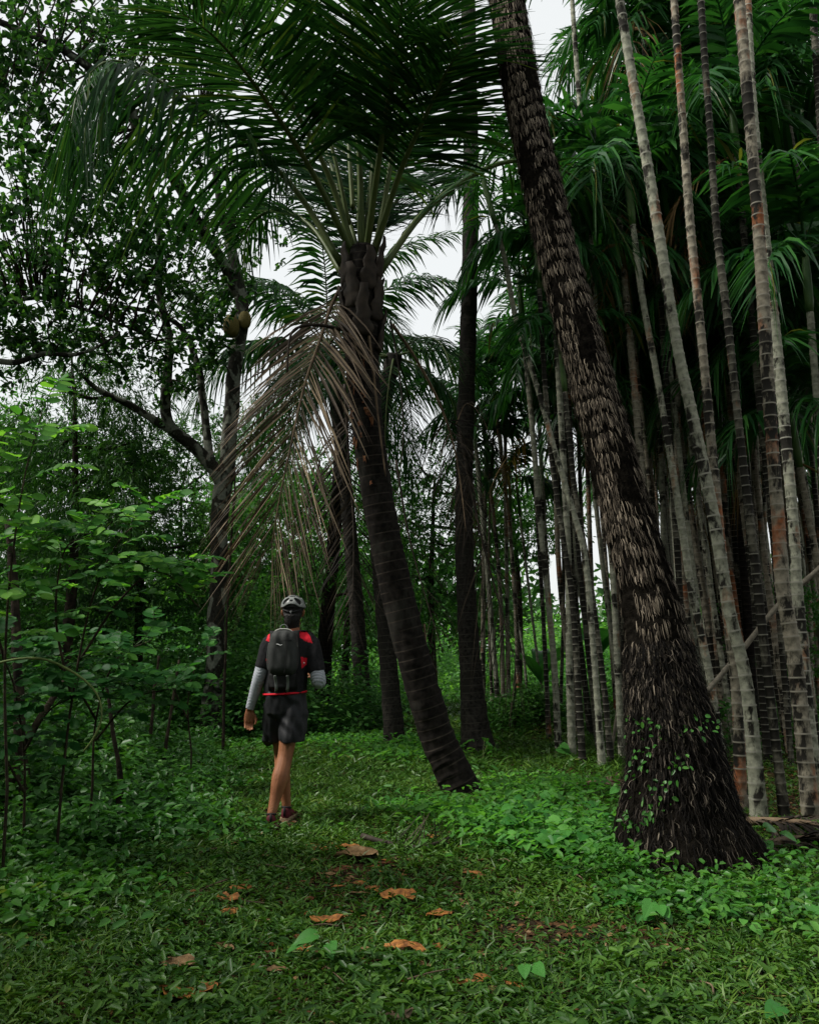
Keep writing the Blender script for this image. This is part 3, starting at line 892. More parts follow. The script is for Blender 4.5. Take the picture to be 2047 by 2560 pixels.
# trunks traced one by one: base pixel, then (px, py, dy) upward, width radius, bark, label
rng = np.random.default_rng(43)
near = [
    ('tall pale grey ringed areca palm slanting left just past the thick shaggy palm', (1897, 2034), [(1867, 1719), (1822, 1522), (1785, 1300), (1735, 1060), (1690, 850), (1640, 540), (1590, 250), (1560, 70), (1530, -120)], .060, 'ar_pale', False, 18),
    ('thickest rust-stained areca palm trunk near the right edge', (2028, 2048), [(1989, 1671), (1956, 1467), (1945, 1300), (1922, 1000), (1898, 600), (1865, 200), (1840, -80)], .066, 'ar_orange', False, 18),
    ('pale grey areca palm standing right behind the thick rust-stained one', (2044, 1975), [(2019, 1782), (1993, 1485), (1982, 1300), (1950, 950), (1925, 700), (1900, 470), (1880, 250), (1865, -60)], .064, 'ar_pale', False, 18),
    ('thin dark ringed areca palm rising between the pale and the rust-stained trunks', (1960, 2034), [(1934, 1819), (1908, 1597), (1874, 1300), (1845, 1050), (1818, 800), (1790, 560), (1775, 330), (1758, 100), (1745, -120)], .042, 'ar_dark', False, 14),
    ('brownish areca palm trunk whose foot stands left beside the tall pale one', (1852, 2016), [(1841, 1745), (1818, 1520), (1790, 1250), (1768, 1000), (1745, 760), (1725, 560), (1706, 300), (1690, 80), (1678, -120)], .050, 'ar_orange', False, 14),
    ('smooth pale areca palm leaning left right behind the shaggy palm root', (1808, 1930), [(1770, 1671), (1730, 1485), (1707, 1337), (1672, 1120), (1640, 930), (1605, 740), (1582, 560)], .050, 'ar_pale', True, 14),
    ('rusty areca palm half hidden by the shaggy palm with closely spaced rings', (1762, 1890), [(1746, 1745), (1726, 1597), (1711, 1485), (1698, 1318), (1693, 1100), (1697, 800), (1693, 500), (1692, 300), (1694, 140)], .046, 'ar_orange', True, 14),
    ('thin rust-red areca palm in the gap right of the shaggy palm', (1815, 1872), [(1796, 1671), (1782, 1522), (1759, 1356), (1738, 1180), (1720, 1000), (1708, 860)], .045, 'ar_orange', True, 12),
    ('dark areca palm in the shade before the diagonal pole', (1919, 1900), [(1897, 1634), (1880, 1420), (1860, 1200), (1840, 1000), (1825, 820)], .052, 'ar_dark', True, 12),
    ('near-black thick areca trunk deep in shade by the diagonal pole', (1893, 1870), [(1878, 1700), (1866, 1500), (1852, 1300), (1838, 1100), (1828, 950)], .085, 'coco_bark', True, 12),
    ('rusty areca palm cut by the right edge of the picture', (2062, 1840), [(2042, 1671), (2048, 1480), (2040, 1250), (2010, 850), (1985, 450), (1972, 150), (1962, -80)], .05, 'ar_orange', False, 14),
    ('dark areca palm in the top right corner', (2120, 1950), [(2110, 1500), (2085, 900), (2050, 300), (2030, 0), (2020, -120)], .055, 'ar_dark', False, 14),
    ('bare pale areca palm with straight stem, foremost of the trunks left of the shaggy palm', (1430, 1905), [(1424, 1700), (1422, 1494), (1418, 1336), (1405, 1100), (1392, 880), (1380, 720)], .058, 'ar_pale', True, 14),
    ('pale areca palm with rusty foot left of the foremost straight one', (1396, 1890), [(1384, 1650), (1365, 1455), (1349, 1297), (1333, 1100), (1318, 940), (1308, 830)], .052, 'ar_pale', True, 14),
    ('winding brownish ringed areca palm that bends far left as it rises', (1505, 1922), [(1485, 1650), (1463, 1400), (1430, 1270), (1385, 1120), (1340, 960), (1290, 800), (1262, 650), (1238, 560)], .047, 'ar_pale', True, 14),
    ('dark spotted areca palm beside the foot of the winding one', (1527, 1915), [(1512, 1740), (1488, 1553), (1470, 1420), (1445, 1280), (1425, 1120), (1412, 980)], .048, 'ar_dark', True, 14),
    ('dark trunk of an areca palm squeezed behind the foremost straight one', (1456, 1920), [(1444, 1700), (1430, 1500), (1405, 1330), (1376, 1120), (1358, 900), (1348, 720)], .048, 'ar_dark', True, 14),
    ('slim areca palm with rusty foot touching the shaggy palm left side', (1560, 1842), [(1546, 1593), (1528, 1376), (1508, 1180), (1490, 1010)], .055, 'ar_orange', True, 12),
    ('dark slim areca palm with orange foot left of the grove', (1372, 1858), [(1364, 1670), (1355, 1494), (1346, 1350), (1338, 1200), (1332, 1080)], .045, 'ar_dark', True, 12),
    ('thin pale areca palm with rusty foot beside the straight dark palm', (1206, 1814), [(1207, 1650), (1208, 1494), (1210, 1330), (1215, 1200)], .062, 'ar_orange', True, 12),
    ('very thin areca palm second from the straight dark palm', (1231, 1812), [(1226, 1650), (1222, 1500), (1222, 1350), (1228, 1200)], .042, 'ar_orange', True, 10),
    ('thin ringed areca palm standing free between mound and dark dead frond', (1271, 1811), [(1269, 1600), (1266, 1400), (1264, 1258), (1263, 1100), (1266, 1010)], .055, 'ar_pale', True, 12),
    ('thread-thin pale areca stem leaning left above the mound', (1325, 1816), [(1310, 1650), (1294, 1533), (1281, 1396), (1276, 1280)], .036, 'ar_pale', True, 10),
    ('thin areca palm just left of the rusty pale pair, leaning left', (1365, 1800), [(1347, 1675), (1330, 1540), (1312, 1392), (1300, 1290)], .04, 'ar_pale', True, 10),
    ('ringed areca palm whose crown hangs at the top beside the sky gap', (1555, 1905), [(1535, 1500), (1510, 1100), (1487, 750), (1468, 500), (1448, 250), (1434, 60), (1418, -200), (1405, -420)], .048, 'ar_pale', True, 14),
    ('banded dark areca palm behind the tall pale one with crown near the top', (1720, 1900), [(1700, 1500), (1675, 1100), (1650, 750), (1630, 430), (1615, 200), (1605, 20)], .047, 'ar_dark', True, 14),
]
for lab, b, up, r, mat, crown, seg in near:
    g = ground(*b)
    hb = 1 - (b[0] - 1200) / 3000
    pts = [at(b[0] + 1, b[1] + 8, g[1])] + [at(x, y, g[1]) for x, y in up]
    n = 60
    P = crom(pts, n)
    P[0, 2] = height(P[0, 0], P[0, 1]) - .03
    t = np.linspace(0, 1, n)
    R = r * (1 - .22 * t) + r * .35 * np.exp(-t * 25)
    left = b[0] < 1600 and up[-1][1] > 0
    R = R * (.82 if b[0] < 1600 else .95)
    areca(lab, P, R, rng, mat, crown, seg, nuts=False, nfr=6 if left else 8, scale=.72 if left else 1.0)

# crowned palms whose heads fill the upper right, placed by where the crown hangs
heads = [
    (1540, 400, 10.5, 'areca palm with a great dark fan of fronds right beside the shaggy trunk'),
    (1730, 470, 11.0, 'areca palm with drooping green and yellowing fronds between the pale and rusty trunks'),
    (1700, 130, 11.5, 'areca palm with black flower knot under its crown near the top'),
    (1830, 250, 10.0, 'areca palm crown dark against the canopy left of the rusty trunk top'),
    (1960, 180, 10.5, 'areca palm crown high by the right edge'),
    (2010, 620, 9.5, 'areca palm with fronds hanging into the right edge at mid height'),
    (1830, 720, 12.0, 'areca palm with black drooping fronds behind the rusty trunk'),
    (1985, 1010, 10.5, 'low areca palm head drooping at the right edge'),
    (1790, 950, 12.5, 'areca palm with low drooping head between the pale and rusty trunks'),
    (1650, 870, 14.0, 'areca palm head seen low between shaggy palm and pale trunk'),
    (1470, 560, 15.0, 'areca palm with hanging fronds touching the shaggy trunk left side'),
    (1400, 860, 13.5, 'areca palm with green fan standing against the sky gap'),
    (1345, 960, 15.5, 'areca palm with backlit drooping fronds right of the straight dark palm'),
    (1590, 1040, 17.0, 'far areca palm head deep behind the shaggy trunk'),
    (1600, 120, 12.5, 'areca palm crown at the top between shaggy palm and pale trunk'),
    (1760, 640, 12.5, 'areca palm with dense dark crown behind the tall pale trunk'),
    (1900, 850, 11.5, 'areca palm with drooping black fronds right behind the rusty trunk'),
    (1720, 760, 14.0, 'areca palm crown in the deep shade between shaggy palm and pale trunk'),
    (2030, 800, 10.8, 'areca palm crown cut by the right edge above the low drooping head'),
    (1640, 600, 12.0, 'areca palm with dark crown crossing the pale trunk at mid height'),
    (1480, 960, 19.0, 'small far areca palm head low behind the shaggy trunk'),
    (2040, 380, 12.0, 'areca palm crown in the right edge below the top corner'),
    (1900, 560, 13.5, 'areca palm crown behind the rusty trunk at mid height'),
]
for x, y, Yd, lab in heads:
    top = at(x, y, Yd)
    top[2] -= .85
    lean = rng.uniform(.02, .07)
    base = np.array([top[0] + lean * top[2], Yd + rng.uniform(-.2, .2), 0]); base[2] = height(base[0], base[1]) - .03
    midp = (base + top) / 2 + np.array([rng.uniform(-.12, .12), 0, 0])
    P = crom([base, midp, top], 40)
    t = np.linspace(0, 1, 40)
    areca(lab, P, .055 * (1 - .25 * t), rng, ['ar_pale', 'ar_dark', 'ar_orange'][rng.integers(0, 3)], True, 12, nfr=12, dry=int(rng.random() < .35), scale=.95, nuts=lab.startswith('areca palm with drooping green and yell'))

# more crowns closing the canopy at upper right
for k in range(24):
    Yd = rng.uniform(11.5, 18)
    top = at(rng.uniform(1500, 2090), rng.uniform(20, 980), Yd)
    if top[2] < 3.2:
        continue
    base = np.array([top[0] + rng.uniform(.0, .05) * top[2], Yd, 0]); base[2] = height(base[0], base[1]) - .03
    P = crom([base, (base + top) / 2 + np.array([rng.uniform(-.12, .12), 0, 0]), top - np.array([0, 0, .85])], 30)
    t = np.linspace(0, 1, 30)
    areca(['pale', 'dark', 'rust-tinted'][k % 3] + ' slender areca palm whose crown is lost in the dark canopy at upper right', P, rng.uniform(.04, .052) * (1 - .2 * t), rng, ['ar_pale', 'ar_dark', 'ar_orange'][k % 3], True, 10, nfr=10, dry=int(rng.random() < .3), scale=.85, group='crowns in the dark canopy')

# the rest of the grove
rng = np.random.default_rng(47)
placed = [np.array([0, 0])]
cnt = 0
SKYWIN = [(1020, 580, 1160, 780), (1190, 720, 1260, 930), (1190, 330, 1260, 450), (1330, 90, 1470, 270), (1410, 540, 1460, 650), (1330, 1150, 1380, 1380)]
for tr in range(6000):
    if cnt >= 150:
        break
    y = rng.uniform(10.5, 27) ; x = rng.uniform(.9, .56 * y + 1.0)
    pb = project([[x, y, 0]])[0]
    if pb[0] < 1225 + max(0, (15 - y)) * 40 or pb[0] > 2110 or (tr % 3 == 0 and pb[0] > 1600):
        continue
    if min(np.hypot(x - q[0], y - q[1]) for q in placed[1:] or [np.array([99, 99])]) < .55:
        continue
    if y > 17 and x < .27 * y:
        continue
    h = rng.uniform(5.0, 9.5)
    lean = rng.uniform(-.02, .08)
    top = np.array([x - lean * h, y, h])
    pt = project(top[None])[0]
    mg = .8 * FPX / y
    if any(a - mg < pt[0] < c + mg and b_ - mg * 1.1 < pt[1] < d + mg * .8 for a, b_, c, d in SKYWIN):
        continue
    placed.append(np.array([x, y])); cnt += 1
    base = np.array([x, y, height(x, y) - .03])
    P = crom([base, (base + top) / 2 + np.array([rng.uniform(-.15, .15), 0, 0]), top], 24)
    t = np.linspace(0, 1, 24)
    deep = y > 18
    mt = ['ar_pale', 'ar_dark', 'ar_orange', 'ar_pale'][rng.integers(0, 4)]
    look = {'ar_pale': 'pale grey', 'ar_dark': 'dark banded', 'ar_orange': 'rust-tinted'}[mt]
    side = 'left of the shaggy palm' if pb[0] < 1590 else 'right of the shaggy palm'
    lab = f'slender {look} areca trunk far back in the grove {side}' if deep else f'slender {look} areca trunk in the middle of the grove {side}'
    areca(lab, P, rng.uniform(.036, .052) * (1 - .2 * t), rng, mt, True, 8, ring=y < 13.0, nfr=6, scale=.78, group='far areca trunks' if deep else 'middle areca trunks', dry=int(rng.random() < .25))

# ------------------------------------------------------------------ broad-leaved tree with pale mottled bark (left)
rng = np.random.default_rng(51)
gJ = ground(528, 1852)
YJ = gJ[1]
J = tag(empty('broadleaf_tree', gJ), 'forked broad-leaved tree with pale mottled bark and fruit on its trunk', 'tree')
mb = MB()


def limb(pts, radii, n=28, seg=14):
    W3 = [at(x, y, YJ + d) for x, y, d in pts]
    P = crom(W3, n)
    R = .86 * np.interp(np.linspace(0, 1, n), np.linspace(0, 1, len(radii)), radii)
    P[1:-1] += .02 * np.stack([noise3(P[1:-1], 2.0, k) for k in (1, 2, 3)], 1)
    tube(mb, P, R, seg, disp=lambda a, s: .07 * R[:, None] * np.sin(3 * a + 4 * s[:, None]) + .05 * R[:, None] * np.sin(5 * a - 9 * s[:, None]))
    return P


LB = []
LB.append(limb([(520, 1880, 0), (530, 1800, 0), (538, 1650, 0), (545, 1480, 0), (549, 1330, 0), (556, 1230, 0), (566, 1170, 0)], [.26, .20, .17, .16, .165, .18, .16]))
LB.append(limb([(560, 1215, 0), (530, 1165, -.05), (480, 1110, -.15), (425, 1070, -.3), (412, 1010, -.35), (422, 930, -.4), (420, 830, -.4), (398, 720, -.5), (400, 600, -.6), (380, 480, -.8), (360, 380, -1.0)], [.15, .13, .12, .11, .10, .09, .08, .075, .065, .05, .03]))
LB.append(limb([(430, 1080, -.3), (380, 1045, -.4), (310, 1005, -.5), (243, 973, -.6), (200, 930, -.8)], [.085, .075, .065, .05, .03]))
LB.append(limb([(540, 1190, -.02), (522, 1120, 0), (508, 1010, .05), (495, 920, .1), (470, 850, .1), (430, 800, 0), (330, 770, -.3), (180, 750, -.6)], [.10, .085, .075, .07, .06, .05, .04, .02]))
LB.append(limb([(566, 1200, 0), (578, 1060, 0), (582, 950, -.02), (600, 850, -.05), (604, 760, -.1), (588, 660, -.1), (572, 580, -.05), (590, 500, 0), (610, 420, .05), (640, 330, .1)], [.155, .15, .145, .14, .13, .115, .105, .09, .07, .05]))
LB.append(limb([(598, 740, -.1), (556, 650, -.3), (515, 590, -.6), (450, 470, -1.1), (400, 400, -1.6), (345, 335, -2.2), (325, 260, -2.6), (240, 180, -3.0), (120, 105, -3.3), (-20, 45, -3.6), (-140, 0, -3.8)], [.12, .11, .10, .095, .09, .08, .075, .07, .06, .05, .03]))
LB.append(limb([(575, 600, -.05), (555, 540, -.1), (545, 480, -.2), (530, 400, -.3), (500, 300, -.6)], [.09, .08, .07, .055, .03]))
LB.append(limb([(-40, 900, -3), (40, 905, -2.8), (110, 885, -2.7), (210, 880, -2.4), (300, 830, -2.0)], [.05, .045, .04, .03, .015]))
LB.append(limb([(-60, 800, -3), (60, 745, -2.8), (160, 760, -2.6), (280, 800, -2.2), (390, 850, -1.2)], [.04, .035, .03, .025, .02]))
mb.build('trunk', M['mottled'], J)
# fruit on the trunk
M['fruit'] = noise_mat('jackfruit', [(.3, (.10, .085, .025)), (.7, (.20, .16, .05))], 60, .7, .25, .8, 120)
for (x, y, d, s) in ((578, 815, -.28, .14), (612, 800, -.2, .11)):
    c = at(x, y, YJ + d)
    th = np.linspace(0, math.pi, 14)
    m2 = MB(); tube(m2, c[None] + np.stack([0 * th, 0 * th, -1.45 * s * np.cos(th)], 1), np.maximum(s * np.sin(th) ** .8, .004), 18, hint=(1, 0, 0))
    m2.build('fruit', M['fruit'], J)
# crown: twigs with whorls of leaves through the crown's volume
blobs = [(60, 120, -3.2, 1.0), (200, 60, -3.0, 1.0), (350, 60, -2.6, .9), (460, 110, -2.2, .8), (60, 330, -3.2, .7), (230, 420, -2.6, 1.0), (90, 500, -3.0, 1.0), (330, 520, -2.0, .9), (180, 620, -2.6, 1.0),
         (420, 640, -1.2, .8), (40, 700, -3.0, .9), (300, 720, -2.0, .8), (120, 820, -2.6, .7), (400, 330, -2.0, .7), (480, 760, -.8, .55), (20, 180, -3.5, .8), (520, 30, -2.2, .7), (350, 860, -1.4, .5), (520, 880, -.6, .35), (450, 950, -.8, .35), (620, 40, -2.0, .6), (600, 450, -.2, .55), (560, 700, .3, .55), (640, 560, .6, .55), (480, 560, -.5, .7), (520, 820, .2, .45), (30, 850, -2.6, .6), (260, 870, -1.6, .5)]
lp, ldir = [], []
tw = MB()
limbs = np.vstack(LB[1:])
for (x, y, d, r) in blobs:
    c = at(x, y, YJ + d)
    n = int(135 * r ** 1.6)
    q = rng.normal(0, .52, (n, 3)) * np.array([r * 1.1, r * 1.1, r * .85]) + c
    for p in q:
        m_ = rng.integers(6, 12)
        ax = norm(p - c + rng.normal(0, .4, 3) + np.array([0, 0, .25]))
        pos = p + ax * rng.uniform(-.10, .16, (m_, 1)) + rng.normal(0, .012, (m_, 3))
        dd = norm(rng.normal(0, 1, (m_, 3)) + ax * .75)
        lp.append(pos); ldir.append(dd)
    for p in q[::7]:
        nr = limbs[np.argmin(np.sum((limbs - p) ** 2, 1))]
        if np.linalg.norm(nr - p) < 2.6:
            mid_ = (nr + p) / 2 + rng.normal(0, .08, 3) + np.array([0, 0, .08])
            tube(tw, crom([nr, mid_, p], 7), np.linspace(.016, .004, 7), 5, cap=False)
tag(tw.build('twigs', M['bark_dark'], J), kind='stuff')
lp = np.vstack(lp); ldir = np.vstack(ldir)
n = len(lp)
mb = MB()
up = rng.normal(0, .45, (n, 3)) + np.array([0, 0, 1])
leaves(mb, lp, ldir, up, rng.uniform(.075, .15, n), rng.uniform(.040, .075, n), fold=.18, curl=rng.uniform(-.1, .35, n), wide=.52)
tag(mb.build('crown', M['jack'], J), kind='stuff')


# ------------------------------------------------------------------ trees behind
def bg_tree(label, px, py, Yd, hgt, crown, mat, rng, leafL=(.08, .14), leafW=(.025, .045), n_tw=520, per=(10, 18), droop=0.0, trunk_r=.12, name='woodland_tree', bark='bark_dark', gauss=.5, inner=.15):
    b = at(px, py, Yd); b[2] = height(b[0], b[1])
    o = tag(empty(name, b), label, 'tree', 'trees behind the clearing')
    top = b + np.array([rng.uniform(-.4, .4), 0, hgt * .8])
    P = crom([b - np.array([0, 0, .1]), (b + top) / 2 + np.array([rng.uniform(-.25, .25), 0, 0]), top], 20)
    mb = MB(); tube(mb, P, np.linspace(trunk_r, trunk_r * .25, 20), 10)
    lp, ld = [], []
    for (dx, dz, r) in crown:
        c = b + np.array([dx, rng.uniform(-.6, .6), dz])
        nr = P[np.argmin(np.sum((P - c) ** 2, 1))]
        tube(mb, crom([nr, (nr + c) / 2 + np.array([0, 0, -.1]), c], 8), np.linspace(trunk_r * .4, .012, 8), 6, cap=False)
        k = int(n_tw * r ** 2 / sum(q[2] ** 2 for q in crown))
        q = rng.normal(0, 1, (k, 3)); q = norm(q) * (rng.random((k, 1)) ** .45) * r * np.array([1, 1, .8]) + c
        for p in q:
            m_ = rng.integers(*per)
            ax = norm(rng.normal(0, .6, 3) + (p - c) * .8 + np.array([0, 0, -droop]))
            tt = rng.uniform(0, .35, (m_, 1))
            lp.append(p + ax * tt + rng.normal(0, .03, (m_, 3)))
            ld.append(norm(rng.normal(0, .7, (m_, 3)) + ax + np.array([0, 0, -droop])))
    mb.build('trunk', M[bark], o)
    lp = np.vstack(lp); ld = np.vstack(ld); n = len(lp)
    mb = MB()
    blades(mb, lp, ld, rng.normal(0, .6, (n, 3)) + np.array([0, 0, 1]), rng.uniform(*leafL, n), rng.uniform(*leafW, n), curl=.15)
    tag(mb.build('crown', M[mat], o), kind='stuff')
    return o


rng = np.random.default_rng(61)
bg_tree('slender drooping fine-leaved tree behind the left shrubs', 150, 1700, 13.5, 7.2, [(-.3, 6.6, 1.0), (.5, 5.9, 1.0), (-.6, 5.0, 1.1), (.3, 4.4, 1.1), (.9, 5.0, .7), (-.1, 3.4, 1.0), (.8, 3.5, .8)], 'fine', rng, (.09, .16), (.018, .032), 1300, (10, 18), .5)
bg_tree('dense fine-leaved tree left of the forked tree', 340, 1690, 15.5, 6.6, [(-.6, 5.0, 1.1), (.6, 4.9, 1.0), (0, 3.9, 1.2), (1.1, 3.6, .9), (-1.0, 3.6, .9), (.2, 2.6, 1.1), (1.2, 2.3, .8), (-.9, 2.2, .9)], 'fine', rng, (.09, .15), (.022, .04), 1500, (10, 18), .3)
bg_tree('light green tree at the left edge behind the shrubs', 10, 1690, 15.0, 6.6, [(-.4, 5.6, 1.0), (.5, 4.9, .9), (-.3, 4.2, 1.1), (.6, 3.3, 1.0), (-.5, 2.6, 1.1), (.5, 1.9, 1.0)], 'mid', rng, (.08, .14), (.03, .05), 1100, (10, 16), .2)
bg_tree('leafy tree seen between forked tree and dead tan frond', 610, 1690, 18.5, 6.2, [(-.9, 4.9, .9), (.1, 4.4, 1.1), (.9, 4.8, .9), (-.4, 3.2, 1.1), (.8, 3.1, 1.1), (-1.1, 2.3, .9), (.2, 1.9, 1.0)], 'mid', rng, (.09, .15), (.035, .06), 1300, (9, 16), .1)
bg_tree('leafy tree behind the leaning coconut palm trunk', 860, 1690, 20.5, 6.8, [(-1.0, 5.2, 1.0), (.2, 5.5, 1.0), (1.2, 5.0, 1.1), (-.4, 4.0, 1.2), (1.0, 3.6, 1.1), (-1.2, 2.9, 1.0), (.3, 2.4, 1.2)], 'mid', rng, (.10, .16), (.035, .06), 1200, (9, 16), .1)
bg_tree('dark leafy tree between the leaning and the straight palm', 1085, 1690, 19.0, 6.9, [(-.4, 5.8, .9), (.6, 5.3, 1.0), (-.6, 4.5, 1.1), (.5, 4.0, 1.2), (1.4, 4.4, .9), (-.5, 3.2, 1.1), (.9, 2.8, 1.0), (-.2, 2.1, 1.0)], 'mid', rng, (.09, .15), (.035, .055), 1000, (9, 16), .15)
bg_tree('leafy tree over the gap right of the straight palm', 1290, 1690, 21.0, 6.6, [(-.7, 5.5, 1.0), (.4, 5.6, .9), (1.0, 4.9, .9), (-.6, 4.5, 1.0), (.3, 4.1, .9)], 'mid', rng, (.10, .16), (.035, .06), 620, (9, 16), .15)
bg_tree('tall far tree filling the gap above the walker', 740, 1690, 26.0, 8.2, [(-1.4, 6.4, 1.3), (.2, 6.8, 1.3), (1.6, 6.2, 1.3), (-.6, 4.8, 1.5), (1.2, 4.4, 1.5), (-1.6, 3.4, 1.4), (.2, 2.8, 1.5)], 'mid', rng, (.14, .22), (.05, .08), 800, (9, 16), .1)
bg_tree('far tree behind the fine-leaved trees', 450, 1690, 25.0, 8.0, [(-1.6, 7.2, 1.3), (0, 8.0, 1.4), (1.8, 8.2, 1.4), (3.0, 7.0, 1.5), (-1.6, 6.2, 1.3), (1.6, 6.0, 1.3), (-.6, 4.6, 1.6), (1.4, 4.2, 1.4), (0, 2.8, 1.6)], 'fine', rng, (.14, .22), (.045, .07), 1200, (9, 16), .1)
bg_tree('far round tree at the left edge above the shrubs', 60, 1690, 23.0, 8.6, [(-1.6, 6.6, 1.4), (0, 7.0, 1.2), (-1.0, 5.0, 1.6), (1.0, 5.0, 1.4), (.2, 3.4, 1.6)], 'fine', rng, (.13, .2), (.045, .07), 1300, (9, 16), .1)
bg_tree('small tree in the shade of the grove at the far right', 1960, 1690, 13.5, 3.0, [(-.4, 2.2, .5), (.2, 2.0, .55), (-.1, 1.5, .6), (.5, 1.4, .5)], 'mid', rng, (.06, .1), (.03, .045), 260, (9, 15), .1, .04)


# ------------------------------------------------------------------ undergrowth masses
def mass(name, label, cells, mat, rng, n, L, W, simple=False):
    """leafy undergrowth: cells of (x, y, radius, height)"""
    mb = MB()
    w = np.array([c[2] ** 2 * c[3] for c in cells]); w = w / w.sum()
    k = rng.choice(len(cells), n, p=w)
    C = np.array(cells)[k]
    ang = rng.uniform(0, 2 * math.pi, n)
    rr = np.sqrt(rng.random(n)) * C[:, 2]
    x = C[:, 0] + rr * np.cos(ang); y = C[:, 1] + rr * np.sin(ang)
    prof = np.sqrt(np.clip(1 - (rr / C[:, 2]) ** 2, 0.04, 1))
    lump = .75 + .35 * noise3(np.stack([x, y, 0 * x], 1), 1.6, 3)
    z = height(x, y) + C[:, 3] * prof * lump * rng.random(n) ** .6
    d = rand_dirs(rng, n, -35, 40)
    out = np.stack([np.cos(ang), np.sin(ang), 0 * ang], 1)
    d = norm(d + .4 * out)
    up = rng.normal(0, .4, (n, 3)) + np.array([0, -.25, 1])
    (blades if simple else leaves)(mb, np.stack([x, y, z], 1), d, up, rng.uniform(*L, n), rng.uniform(*W, n))
    return tag(mb.build(name, M[mat]), label, 'undergrowth', kind='stuff')


rng = np.random.default_rng(71)
cells = []
for k in range(90):                                  # thicket along the left
    y = rng.uniform(6.2, 13.5)
    xl = -.50 * y - .6
    xr = -.235 * y - .05
    x = rng.uniform(xl, xr)
    edge = (xr - x)
    cells.append((x, y, rng.uniform(.3, .65), .25 + min(edge * .8, 1.5) * rng.uniform(.4, 1.15)))
for k in range(26):
    y = rng.uniform(5.5, 6.6); x = rng.uniform(-.50 * y - .4, -.33 * y)
    cells.append((x, y, rng.uniform(.22, .4), rng.uniform(.25, .75)))
mass('undergrowth', 'tangled leafy thicket left of the trodden path', cells, 'under', rng, 50000, (.05, .11), (.025, .055))
cells = []
for k in range(100):                                  # green wall behind the walker and the forked tree
    y = rng.uniform(13.5, 20); x = rng.uniform(-.5 * y - .5, -.03 * y)
    low = 1.0 if x < -.12 * y else .6
    cells.append((x, y, rng.uniform(.5, 1.0), low * rng.uniform(.8, 3.4)))
mass('undergrowth', 'green leaf wall behind the walker and the forked tree', cells, 'mid', rng, 56000, (.07, .15), (.04, .075), True)
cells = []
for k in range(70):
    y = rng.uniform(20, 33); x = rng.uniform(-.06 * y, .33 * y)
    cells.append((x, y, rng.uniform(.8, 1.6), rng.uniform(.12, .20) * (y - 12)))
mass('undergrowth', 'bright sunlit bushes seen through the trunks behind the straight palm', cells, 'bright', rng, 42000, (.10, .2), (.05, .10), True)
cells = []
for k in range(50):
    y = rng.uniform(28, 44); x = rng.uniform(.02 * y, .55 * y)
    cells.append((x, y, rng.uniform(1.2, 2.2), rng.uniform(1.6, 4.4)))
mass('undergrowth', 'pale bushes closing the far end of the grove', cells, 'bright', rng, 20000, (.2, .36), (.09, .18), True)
cells = [(2.05 + rng.normal(0, .4), 14.5 + rng.normal(0, .3), rng.uniform(.25, .45), rng.uniform(.45, .75)) for k in range(14)]
mass('undergrowth', 'dark low weeds covering the mound in front of the thin palms', cells, 'under', rng, 5000, (.05, .1), (.03, .055))
cells = [(rng.uniform(.30, .52) * y, y, rng.uniform(.4, .7), rng.uniform(.5, 1.3)) for y in rng.uniform(11.5, 20, 22)]
mass('undergrowth', 'shaded shrubs among the trunks at right', cells, 'under', rng, 7000, (.06, .13), (.035, .06), True)


# far woodland closing the horizon, plus unseen foliage added to shape the light
def far_wood():
    r_ = np.random.default_rng(75)
    mb = MB()
    P_, D_ = [], []
    for k in range(90):
        y = r_.uniform(36, 60); x = r_.uniform(-.62 * y, .62 * y)
        h = r_.uniform(5.5, 9.0) if x < .1 * y else r_.uniform(4, 7)
        n = 520
        q = norm(r_.normal(0, 1, (n, 3))) * (r_.random((n, 1)) ** .4) * np.array([2.6, 2.6, h * .55]) + np.array([x, y, h * .5])
        P_.append(q); D_.append(rand_dirs(r_, n, -60, 30))
    for k in range(70):                              # forest goes on unseen beside and behind the camera, added to cut fill light
        a_ = r_.uniform(math.radians(128), math.radians(412)); rad = r_.uniform(9.5, 16)
        x, y = rad * math.sin(a_), 3 + rad * math.cos(a_)
        if abs(x) < .62 * y + 1.5:
            continue
        h = r_.uniform(6.5, 9.5); n = 520
        if math.radians(236) < a_ < math.radians(292):    # kept low on the left so the sun gets through
            h = r_.uniform(2.0, 3.2)
        q = norm(r_.normal(0, 1, (n, 3))) * (r_.random((n, 1)) ** .4) * np.array([2.4, 2.4, h * .55]) + np.array([x, y, h * .5])
        P_.append(q); D_.append(rand_dirs(r_, n, -60, 30))
    for (x, y, z, r, n) in ((-6.3, 2.4, 5.2, 1.5, 150), (-7.4, 4.2, 5.4, 1.4, 110), (-4.6, 1.6, 4.6, 1.3, 110), (-2.4, 1.0, 4.4, 1.2, 90), (-8.2, 6.0, 5.6, 1.2, 90)):   # unseen leaf clumps added to dapple the near ground with shade
        q = r_.normal(0, .5, (n, 3)) * np.array([r, r, r * .6]) + np.array([x, y, z])
        P_.append(q); D_.append(rand_dirs(r_, n, -60, 30))
    P_ = np.vstack(P_); D_ = np.vstack(D_); n = len(P_)
    blades(mb, P_, D_, r_.normal(0, .6, (n, 3)) + np.array([0, 0, 1]), r_.uniform(.4, .7, n), r_.uniform(.2, .38, n))
    tag(mb.build('woodland', M['fine']), 'far woodland closing the view behind the palms, plus unseen foliage added for shade', 'woodland', kind='stuff')


far_wood()

# banana plants in the grove
M['banana'] = leaf_mat('banana_leaf', [(0, (.03, .14, .035)), (1, (.05, .19, .045))], .4, .4, .4)


